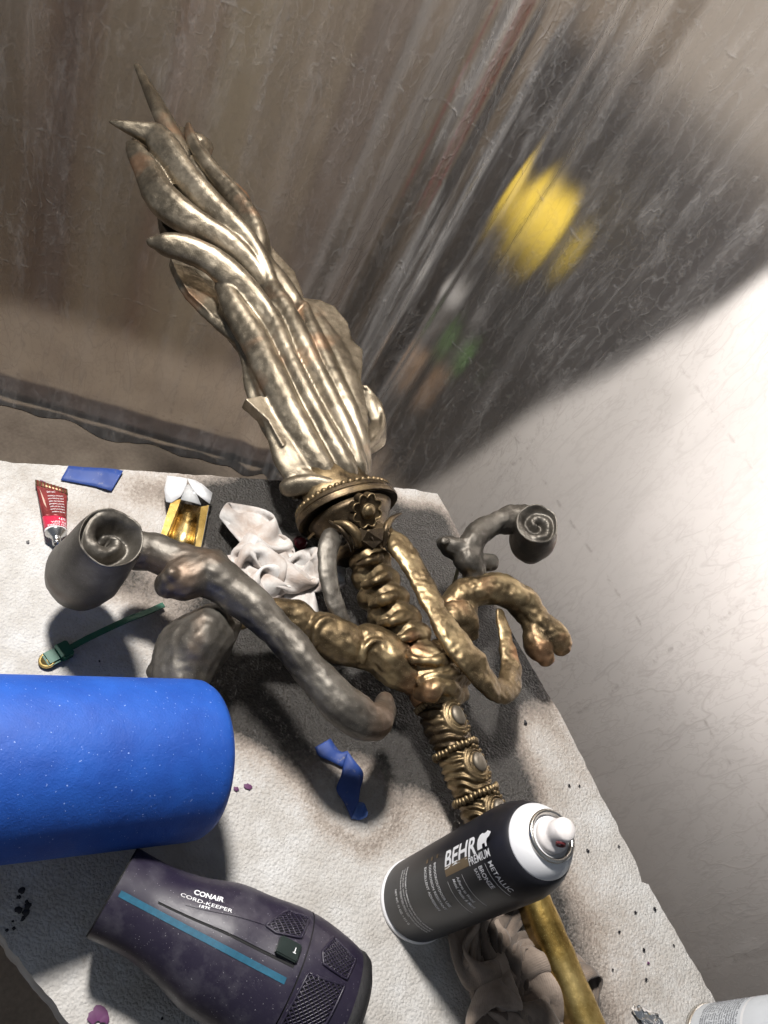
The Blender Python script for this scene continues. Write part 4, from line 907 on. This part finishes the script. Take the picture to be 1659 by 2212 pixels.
# ================================================================== rags, crumpled by a small cloth solver
def crumple(n, size, target, steps=260, seed=1, amp=.012, fold=7, aspect=1.0, swirl=0.0):
    r_ = np.random.default_rng(seed)
    u, v = np.meshgrid(np.linspace(-.5, .5, n), np.linspace(-.5, .5, n)); X = np.stack([u * size, v * size * aspect, np.full_like(u, .01)], -1)
    a2, b2 = X[..., 0] / (size / 2), X[..., 1] / (size * aspect / 2)
    X[..., 0] = size * .56 * a2 * np.sqrt(1 - .5 * b2 ** 2); X[..., 1] = size * .56 * aspect * b2 * np.sqrt(1 - .5 * a2 ** 2)
    R0 = X.copy(); dl = lambda A, B: np.linalg.norm(B - A, axis=-1, keepdims=True)
    for k_ in range(7):                                     # soft ripples to start the folds
        a_ = r_.uniform(0, PI); f_ = r_.uniform(1.2, 4.5); ph = r_.uniform(0, 6)
        X[..., 2] += amp / 2 * (1 + np.sin((u * math.cos(a_) + v * math.sin(a_)) * 2 * PI * f_ + ph))
    Vl = np.zeros_like(X)
    def con(A, B, L, k):
        d = B - A; l = np.linalg.norm(d, axis=-1, keepdims=True) + 1e-9; c = d * (k * .5 * (l - L) / l); A += c; B -= c
    def keep(A, B, L, k):                                   # never closer than L: stiffness against sharp bends
        d = B - A; l = np.linalg.norm(d, axis=-1, keepdims=True) + 1e-9; c = d * (k * .5 * np.minimum(l - L, 0) / l); A += c; B -= c
    rh, rv, rd1, rd2 = dl(R0[:, :-1], R0[:, 1:]), dl(R0[:-1], R0[1:]), dl(R0[:-1, :-1], R0[1:, 1:]), dl(R0[1:, :-1], R0[:-1, 1:])
    kq = {q: (dl(R0[:, :-q], R0[:, q:]), dl(R0[:-q], R0[q:])) for q in (2, fold)}
    for it in range(steps):
        Vl *= .85; Vl[..., 2] -= .00022; Xn = X + Vl
        ext = np.abs(Xn[..., :2]).reshape(-1, 2); q95 = np.percentile(ext, 99, axis=0)
        for ax in (0, 1):
            if q95[ax] > target[ax]: Xn[..., ax] *= .990
        if swirl:
            rr_ = np.hypot(Xn[..., 0], Xn[..., 1]); th = swirl * np.exp(-(rr_ / (.6 * max(target))) ** 2); cs, sn = np.cos(th), np.sin(th)
            x0, y0 = Xn[..., 0].copy(), Xn[..., 1].copy(); Xn[..., 0] = x0 * cs - y0 * sn; Xn[..., 1] = x0 * sn + y0 * cs
        for _ in range(8):
            con(Xn[:, :-1], Xn[:, 1:], rh, .9); con(Xn[:-1], Xn[1:], rv, .9)
            con(Xn[:-1, :-1], Xn[1:, 1:], rd1, .3); con(Xn[1:, :-1], Xn[:-1, 1:], rd2, .3)
            for q, k in ((2, .5), (fold, .10)):
                f_ = .86 if q == 2 else .52
                keep(Xn[:, :-q], Xn[:, q:], kq[q][0] * f_, k); keep(Xn[:-q], Xn[q:], kq[q][1] * f_, k)
        Xn[..., 2] = np.maximum(Xn[..., 2], .002)
        Vl = Xn - X; np.clip(Vl, -.003, .003, out=Vl); X = Xn
    return X
def cloth_mat(name, light, mid, dirt, damt, dscale, seed=0.0, hem=True):
    t = NT(name); u_ = t.attr('cloth_u').outputs['Fac']; v_ = t.attr('cloth_v').outputs['Fac']
    cmb = t.n.new('ShaderNodeCombineXYZ'); t.link(u_, cmb.inputs[0]); t.link(v_, cmb.inputs[1]); UV = cmb.outputs[0]
    d1_ = t.noise(dscale, 5, .6, t.mapping((1, 1, 1), (seed, seed, seed), UV)); d2_ = t.noise(dscale * 2.3, 5, .65, t.mapping((1, 1, 1), (0, 0, 2 + seed), UV))
    c_ = t.mix(t.ramp(d2_, [(.38, 0), (.62, 1)]), light, mid); c_ = t.mix(t.math('MULTIPLY', t.ramp(d1_, [(damt - .06, 0), (damt + .16, 1)]), .85), c_, dirt)
    def rib(co, f_): return t.math('SINE', t.math('MULTIPLY', co, f_))
    wv_ = t.math('MULTIPLY', rib(u_, 1400), .15)
    t.set(Base_Color=c_, Roughness=.9, Sheen_Weight=.25, Normal=t.bump(t.math('ADD', wv_, t.math('MULTIPLY', t.noise(140, 4, .6, UV), 1.5)), .55, .0007)); return t.m
def rag(name, px, py, rot, X, mat, label, zoff=.0):
    n = X.shape[0]; c = P(px, py, zoff); R = Matrix.Rotation(rot, 3, 'Z')
    V = [c + R @ Vector(x) for x in X.reshape(-1, 3)]; Fc = [(j * n + i, j * n + i + 1, (j + 1) * n + i + 1, (j + 1) * n + i) for j in range(n - 1) for i in range(n - 1)]
    o = mk(name, V, Fc, mat)
    u, v = np.meshgrid(np.linspace(0, 1, n), np.linspace(0, 1, n))
    for an_, vals in (('cloth_u', u), ('cloth_v', v)): o.data.attributes.new(an_, 'FLOAT', 'POINT').data.foreach_set('value', vals.ravel().astype(np.float32))
    for _ in range(1): m_ = o.modifiers.new('sm', 'SMOOTH'); m_.iterations = 2
    m_ = o.modifiers.new('th', 'SOLIDIFY'); m_.thickness = .0016; m_.offset = 0
    m_ = o.modifiers.new('sub', 'SUBSURF'); m_.levels = 1; m_.render_levels = 1
    tag(o, label, 'rag'); return o
X1 = crumple(70, .23, (.053, .058), 280, 3, .014, 9)
rag('rag', 590, 1240, .9, X1 * 1.32, cloth_mat('white_knit', (.66, .64, .62), (.42, .34, .29), (.05, .042, .037), .60, 3.2), 'crumpled white rag with dark stains beside the ribbed hilt', .016)
X2 = crumple(80, .31, (.068, .064), 320, 11, .020, 10, 1.0, .004)
rag('rag', 1110, 2110, 1.35, X2 * 1.18, cloth_mat('stained_knit', (.40, .32, .26), (.17, .125, .095), (.028, .020, .015), .47, 2.6, 1.0), 'dirty brown stained rag bunched up below the spray can', .016)

# ================================================================== painter's tape scraps
t = NT('blue_tape'); t.set(Base_Color=t.mix(t.ramp(t.noise(160, 6, .7), [(.60, 0), (.74, 1)]), t.ramp(t.noise(30, 3), [(.3, (.015, .042, .19)), (.7, (.024, .066, .27))]), (.22, .21, .22)), Roughness=.6, Normal=t.bump(t.noise(400, 3), .3, .0004)); M_tape = t.m
M_tape_back = plain('blue_tape_back', (.09, .18, .50), .5, 0, 60, .2)
def ribbon_strip(name, quads, mat, th=.0005, nsub=6, label=None, curl=0):
    """quads: list of (left point, right point) in picture with heights"""
    L = cat([(*a_, ) for a_, b_ in quads], nsub); Rr = cat([(*b_,) for a_, b_ in quads], nsub); V = []; n = len(L); w_ = 5
    for i in range(n):
        for j in range(w_):
            q = L[i] + (Rr[i] - L[i]) * j / (w_ - 1); p = P(*q); p.z += .0006 * noise.noise(p * 120); V.append(p)
    Fc = [(i * w_ + j, i * w_ + j + 1, (i + 1) * w_ + j + 1, (i + 1) * w_ + j) for i in range(n - 1) for j in range(w_ - 1)]
    o = mk(name, V, Fc, mat); m_ = o.modifiers.new('s', 'SOLIDIFY'); m_.thickness = th; m_.offset = 0
    return o
o = ribbon_strip('tape_strip', [((148, 1006, .003), (131, 1037, .002)), ((180, 1009, .002), (168, 1044, .002)), ((215, 1011, .004), (205, 1051, .002)), ((246, 1013, .002), (228, 1057, .003)), ((266, 1017, .004), (241, 1061, .002))], M_tape)
tag(o, 'flat piece of blue masking tape on the board back edge', 'tape')
tw = empty('tape_strip', P(740, 1690, 0)); tag(tw, 'twisted blue masking tape scrap lying on the board below the loop', 'tape')
def tp(X, Y, z): return (530.9 + .22 * X, 1493.1 + .22 * Y, z)
def part_strip(name, quads, mat, parent):
    o = ribbon_strip(name, quads, mat); base = Vector(parent['base']); o.parent = parent; o.location = o.location - base; return o
part_strip('upper_fold', [(tp(830, 465, .004), tp(680, 550, .003)), (tp(880, 540, .005), tp(720, 635, .004)), (tp(935, 595, .005), tp(840, 690, .004)), (tp(1005, 585, .009), tp(955, 750, .003))], M_tape, tw)
part_strip('lower_fold', [(tp(1000, 590, .012), tp(950, 760, .006)), (tp(1075, 690, .013), tp(935, 830, .006)), (tp(1155, 810, .010), tp(890, 965, .004)), (tp(1125, 960, .012), tp(960, 1090, .003)), (tp(1110, 1080, .010), tp(1035, 1250, .003))], M_tape, tw)
part_strip('curled_tip', [(tp(1112, 1085, .009), tp(1035, 1252, .002)), (tp(1165, 1105, .004), tp(1110, 1265, .0015)), (tp(1198, 1190, .012), tp(1190, 1235, .008))], M_tape_back, tw)

# ================================================================== paint tube
def ct(X, Y, z): return P(53.1 + .112 * X, 1008.7 + .112 * Y, z)
M_tred = plain('tube_red', (.20, .030, .030), .35, .3, 90, .3); M_tcrim = plain('tube_crimson', (.50, .022, .060), .35); M_tcream = plain('tube_cream', (.62, .45, .36), .4, 0, 120, .15)
M_tinG = plain('tube_metal', (.50, .50, .50), .25, 1.0, 60, .2)
ta_, tb_ = ct(520, 405, .006), ct(602, 1270, .012); tax = (tb_ - ta_).normalized(); tl = (tb_ - ta_).length; ts_ = tax.cross(Vector((0, 0, 1))).normalized(); ts_ = -ts_ if ts_.dot(ex) < 0 else ts_; tu = Vector((0, 0, 1))
tub = empty('paint_tube', Vector((ta_.x, ta_.y, 0))); tag(tub, 'squeezed red paint tube with its cap off beside the large scroll', 'paint tube')
wc = (ct(820, 480, .006) - ct(235, 335, .006)).length / 2; wr = (ct(815, 1290, .012) - ct(390, 1300, .012)).length / 2
def tring(u, n=40):
    w_ = wc + (wr - wc) * u ** .8; h_ = .0010 + (wr * .95 - .001) * u ** 1.3; c = ta_.lerp(tb_, u); out = []
    for j in range(n):
        a_ = 2 * PI * j / n; x, y = math.cos(a_), math.sin(a_)
        dent = 1 - .35 * math.exp(-((x + .45) / .28) ** 2) * math.sin(PI * min(1, u * 1.15)) if y > 0 else 1
        skew = tax * (x * .006 * (1 - u))
        out.append(c + ts_ * x * w_ + tu * y * h_ * dent + skew)
    return out
tb = mk('tube_body', *loft([tring(u) for u in np.linspace(0, .70, 22)]), M_tred, tub)
mk('tube_band', *loft([tring(u) for u in np.linspace(.70, .95, 10)]), M_tcrim, tub); mk('white_edge', *loft([tring(u) for u in np.linspace(.95, 1.0, 3)]), M_canwhite, tub)
V, Fc = lathe([(wr * 1.0, 0), (wr * .98, .001), (wr * .45, .006), (wr * .42, .0065), (wr * .42, .0085), (wr * .36, .009), (wr * .42, .0096), (wr * .36, .0104), (wr * .41, .011), (wr * .40, .013), (wr * .28, .0132), (wr * .26, .008), (wr * .02, .008)], tb_, tax, 32); mk('shoulder', V, Fc, M_tinG, tub)
mk('crimp', *loft([[ta_ + tax * (d_ + x * .006) + ts_ * x * wc * 1.0 + tu * y * .0011 for x, y in ((-1, -1), (-.33, -1), (.33, -1), (1, -1), (1, 1), (.33, 1), (-.33, 1), (-1, 1))] for d_ in (-.004, .003)]), plain('crimp_gold', (.24, .15, .08), .4, .6, 250, .6), tub)
for j in range(9):
    x = -.85 + j * .21; c = ta_ + tax * (x * .006 - .0005) + ts_ * x * wc + tu * .0012; mk('crimp_ridge', *sweep([c - tax * .003, c + tax * .003], [.0006, .0006], 1, 6), M_tred, tub)
tbv = BVHTree.FromPolygons([tuple(x) for u in np.linspace(0, 1, 30) for x in tring(u)], [(i * 40 + j, i * 40 + (j + 1) % 40, (i + 1) * 40 + (j + 1) % 40, (i + 1) * 40 + j) for i in range(29) for j in range(40)])
def tube_text(body, u, x0, x1, hgt, mat):
    V, Fc = text_mesh(body, .01); xm = min(x for x, y in V); wd = max(x for x, y in V) - xm; c = ta_.lerp(tb_, u); out = []
    for x, y in V:
        q = c + ts_ * (x1 + (x0 - x1) * (x - xm) / wd) * wr * 1.1 + tax * (y / .0072 * hgt) + tu * .05; r_ = tbv.ray_cast(q, -tu); out.append((r_[0] if r_[0] is not None else q - tu * .05) + tu * .0003)
    return mk('lettering', out, Fc, mat, tub)
tube_text('(15 ml)', .10, -.45, .25, .0022, M_ink)
for i, (tx_, a_, b_) in enumerate((('como por inhalacion', -.4, .9), ('evite el contacto con', -.4, .9), ('sensitive skin wash', -.35, .9), ('harmful if swallowed', -.35, .9), ('keep out of reach', -.3, .9), ('conforme a la norma', -.3, .9), ('use with ventilation', -.2, .9))): tube_text(tx_, .20 + i * .066, a_, b_, .0019, M_ink)
tube_text('sh', .755, .3, .85, .0034, M_ink); tube_text('RE ESPA', .835, -.4, .85, .0026, M_ink); tube_text('ISH COPRE', .90, -.7, .85, .0026, M_ink)
V = [ct(225, 345, .0035), ct(290, 420, .0075), ct(370, 700, .011), ct(530, 960, .0125), ct(450, 1180, .009), ct(400, 1000, .005), ct(330, 720, .003)]
mk('bare_flank', V + [v - Vector((0, 0, .001)) for v in V], [tuple(range(7)), tuple(range(13, 6, -1))] + [(i, (i + 1) % 7, 7 + (i + 1) % 7, 7 + i) for i in range(7)], M_tcream, tub, smooth=False)

# ================================================================== clear blister packet with gold paint inside
def cp(X, Y, z): return P(298.6 + .12 * X, 995.4 + .12 * Y, z)
t = NT('clear_blister'); t.set(Base_Color=(.93, .94, .95), Roughness=.08, IOR=1.45, Alpha=.34); M_clear = t.m
pk = empty('blister_packet', cp(850, 1100, 0)); tag(pk, 'clear blister packet of gold paint taped at its top edge', 'packet')
zt = .016
def sheet(name, rows, mat, parent, th=.0005, sm=False):
    n = len(rows[0]); V = [p for r_ in rows for p in r_]; Fc = [(i * n + j, i * n + j + 1, (i + 1) * n + j + 1, (i + 1) * n + j) for i in range(len(rows) - 1) for j in range(n - 1)]
    o = mk(name, V, Fc, mat, parent, smooth=sm); m_ = o.modifiers.new('s', 'SOLIDIFY'); m_.thickness = th; m_.offset = 0; return o
M_pgold = metal_paint('wet_gold', (.05, .025, .008), (.40, .27, .10), (.78, .60, .28), None, .26, 1.0, .6, .1)
sheet('gold_trough', [[cp(770, 700, zt), cp(800, 760, .008), cp(850, 770, .003), cp(980, 800, .002), cp(1080, 820, .006), cp(1128, 830, zt)],
                      [cp(680, 930, zt), cp(720, 940, .007), cp(780, 950, .002), cp(900, 960, .001), cp(1040, 980, .005), cp(1110, 980, zt)],
                      [cp(560, 1230, zt), cp(610, 1240, .007), cp(680, 1250, .002), cp(840, 1280, .001), cp(1000, 1290, .005), cp(1070, 1290, zt)],
                      [cp(420, 1560, zt), cp(480, 1580, .007), cp(560, 1600, .002), cp(740, 1680, .001), cp(900, 1740, .005), cp(985, 1760, zt)]], M_pgold, pk, .0006, True)
sheet('flange', [[cp(590, 740, zt), cp(770, 690, zt + .0008)], [cp(520, 950, zt), cp(680, 930, zt + .0008)], [cp(430, 1250, zt), cp(560, 1230, zt + .0008)], [cp(340, 1520, zt), cp(420, 1560, zt + .0008)]], M_gold, pk, .0006)
sheet('flange', [[cp(1128, 830, zt + .0008), cp(1270, 800, zt)], [cp(1110, 980, zt + .0008), cp(1235, 980, zt)], [cp(1070, 1290, zt + .0008), cp(1180, 1290, zt)], [cp(985, 1760, zt + .0008), cp(1085, 1760, zt)]], M_gold, pk, .0006)
sheet('skirt', [[cp(1270, 800, zt), cp(1285, 860, .0)], [cp(1180, 1290, zt), cp(1200, 1360, .0)], [cp(1085, 1760, zt), cp(1105, 1830, .0)]], M_clear, pk)
sheet('clear_hood', [[cp(870, 440, zt + .002), cp(905, 425, zt + .003), cp(940, 440, zt + .002)], [cp(800, 600, zt + .003), cp(930, 560, zt + .007), cp(1060, 620, zt + .003)], [cp(765, 700, zt + .002), cp(950, 740, zt + .007), cp(1130, 790, zt + .002)]], M_clear, pk, .0005, True)
t = NT('white_tape'); t.set(Base_Color=t.ramp(t.noise(70, 5), [(.35, (.62, .62, .63)), (.65, (.80, .80, .81))]), Roughness=.45, Normal=t.bump(t.noise(130, 4), .5, .001)); M_wt = t.m
sheet('white_tape', [[cp(520, 265, zt - .002), cp(470, 520, zt - .002), cp(500, 740, zt)], [cp(660, 285, zt + .001), cp(620, 500, zt + .002), cp(600, 755, zt + .001)], [cp(780, 300, zt + .002), cp(760, 430, zt + .002), cp(770, 640, zt + .002)], [cp(890, 320, zt + .002), cp(880, 380, zt + .003), cp(870, 440, zt + .003)]], M_wt, pk, .0005, True)
sheet('white_tape', [[cp(890, 318, zt + .0022), cp(905, 375, zt + .003), cp(940, 440, zt + .003)], [cp(1020, 350, zt + .002), cp(1030, 450, zt + .004), cp(1020, 570, zt + .003)], [cp(1150, 420, zt + .002), cp(1140, 560, zt + .003), cp(1120, 650, zt + .002)], [cp(1335, 580, zt), cp(1310, 690, zt), cp(1285, 775, zt)]], M_wt, pk, .0005, True)

# ================================================================== green zip tie with a brass disc
M_green = plain('green_nylon', (.003, .085, .050), .5, 0, 60, .15)
def cz(X, Y): return X * .34, 929 + Y * .34
zp = empty('cable_tie', P(130, 1410, 0)); tag(zp, 'green cable tie with a brass disc at its head lying on the board', 'cable tie')
sp_ = [P(*cz(x, y), z) for x, y, z in [(430, 1392, .006), (560, 1322, .007), (700, 1255, .008), (820, 1200, .008), (940, 1155, .007), (1040, 1110, .005)]]
dv = (sp_[-1] - sp_[0]).normalized().cross(Vector((0, 0, 1)))
mk('strap', *loft([[p + dv * a_ * .0026 + Vector((0, 0, b_ * .0008)) for a_, b_ in ((1, -1), (1, 1), (-1, 1), (-1, -1))] for p in sp_]), M_green, zp, smooth=False)
hc = P(*cz(395, 1410), .006); hx = (P(*cz(450, 1380), .006) - P(*cz(330, 1440), .006)).normalized(); hy = Vector((-hx.y, hx.x, 0))
def bx(name, c, lx, ly, lz, mat, parent, bev=.001):
    bm = bmesh.new(); bmesh.ops.create_cube(bm, size=1)
    for v in bm.verts: v.co = c + hx * v.co.x * lx + hy * v.co.y * ly + Vector((0, 0, v.co.z * lz))
    bmesh.ops.bevel(bm, geom=list(bm.edges), offset=bev, segments=2, affect='EDGES'); bm.verts.index_update()
    o = mk(name, [v.co.copy() for v in bm.verts], [tuple(v.index for v in f.verts) for f in bm.faces], mat, parent); bm.free(); sharp(o, 40)
bx('lock_head', hc + hx * .002, .0105, .0140, .0095, M_green, zp); bx('lock_ridge', hc + Vector((0, 0, .0045)) - hx * .003, .0026, .0125, .004, M_green, zp, .0006)
bx('seal_tab', hc - hx * .0085 - Vector((0, 0, .001)), .013, .0135, .005, M_green, zp, .0018)
gc = P(*cz(302, 1462), .0035)
mk('brass_disc', *lathe([(.0064, -.002), (.0072, -.001), (.0072, .001), (.0062, .0018), (.0054, .0012), (.0044, .002), (.0005, .0024)], gc, Vector((-.2, -.2, 1)), 32), M_brass, zp)

# ================================================================== sticks and scraps
def stick(name, p0, p1, r0, r1, mat, label, ct_): o = mk(name, *sweep([Vector(p0).lerp(Vector(p1), u) for u in np.linspace(0, 1, 6)], np.linspace(r0, r1, 6), 1, 12), mat); tag(o, label, ct_); return o
stick('paint_stick', P(*c3(165, 478), .030), P(*c3(268, 368), .062), .0014, .0032, M_bronze, 'thin bronzed stick poking out under the collar', 'stick')
stick('skewer', P(*c7(300, 1085), .006), P(*c7(372, 820), .030), .0024, .0020, plain('pale_wood', (.46, .40, .24), .6), 'pale wooden stick under the right scroll branch', 'stick')
cpz = P(650, 1174, .010)
o = mk('bottle_cap', *lathe([(.0065, -.006), (.0068, .002), (.006, .0035), (.002, .004)], cpz, Vector((.5, -.5, .6)), 28), plain('dark_red_gloss', (.13, .008, .018), .15)); tag(o, 'dark red glossy cap tucked behind the white rag', 'cap')
pc = P(1393, 2200, 0); Vc, Fcc = ellipsoid(pc + Vector((0, 0, .005)), .010, (1.5, .7, .5), 16); d_ = P(1410, 2170, 0) - pc
Vc = [v + Vector((noise.noise(v * 300), noise.noise(v * 300 + Vector((4, 0, 0))), noise.noise(v * 300 + Vector((0, 4, 0))))) * .005 for v in Vc]
o = mk('foil_scrap', Vc, Fcc, plain('foil', (.8, .8, .8), .2, 1.0), smooth=False); tag(o, 'crumpled silver foil scrap at the bottom edge of the board', 'foil')

# paint specks and pen marks on the foam
M_speck = plain('dried_black_paint', (.012, .011, .014), .4); M_purple = plain('purple_ink', (.10, .022, .09), .6)
def speck(px, py, r, mat, name='paint_speck', asp=1.0):
    c = P(px, py, .0016); R = r / scl(c); k = random.uniform(0, 6); n = 11
    ring = [c + Vector((math.cos(2 * PI * j / n + k) * R * asp, math.sin(2 * PI * j / n + k) * R, 0)) * random.uniform(.6, 1.2) for j in range(n)]
    V = ring + [c + Vector((0, 0, .0006))]; o = mk(name, V, [(j, (j + 1) % n, n) for j in range(n)], mat); b = Vector(board['base']); o.parent = board; o.location = o.location - b
for x, y, r in ((48, 1925, 8), (40, 1938, 5), (60, 1956, 9), (40, 1965, 8), (55, 1972, 9), (50, 1984, 6), (28, 1990, 3), (30, 2006, 4), (15, 2009, 4), (57, 1948, 4), (437, 2156, 5), (350, 2200, 3), (250, 1830, 3), (1230, 1697, 4), (1252, 1697, 3), (1270, 1838, 5), (1337, 1828, 3), (1373, 1971, 4), (1415, 1963, 4), (1338, 2013, 4), (1392, 2052, 4), (1396, 2115, 4), (1324, 2094, 3), (1456, 2042, 3), (215, 1428, 3), (60, 1170, 4), (125, 1120, 3), (1135, 1560, 5)): speck(x, y, r, M_speck)
for x, y, r in ((536, 1698, 7), (510, 1704, 5), (200, 2196, 12), (215, 2188, 14), (228, 2200, 10), (1538 - 137, 2080, 3), (92, 1042, 6)): speck(x, y, r, M_purple, 'pen_mark', 1.3)
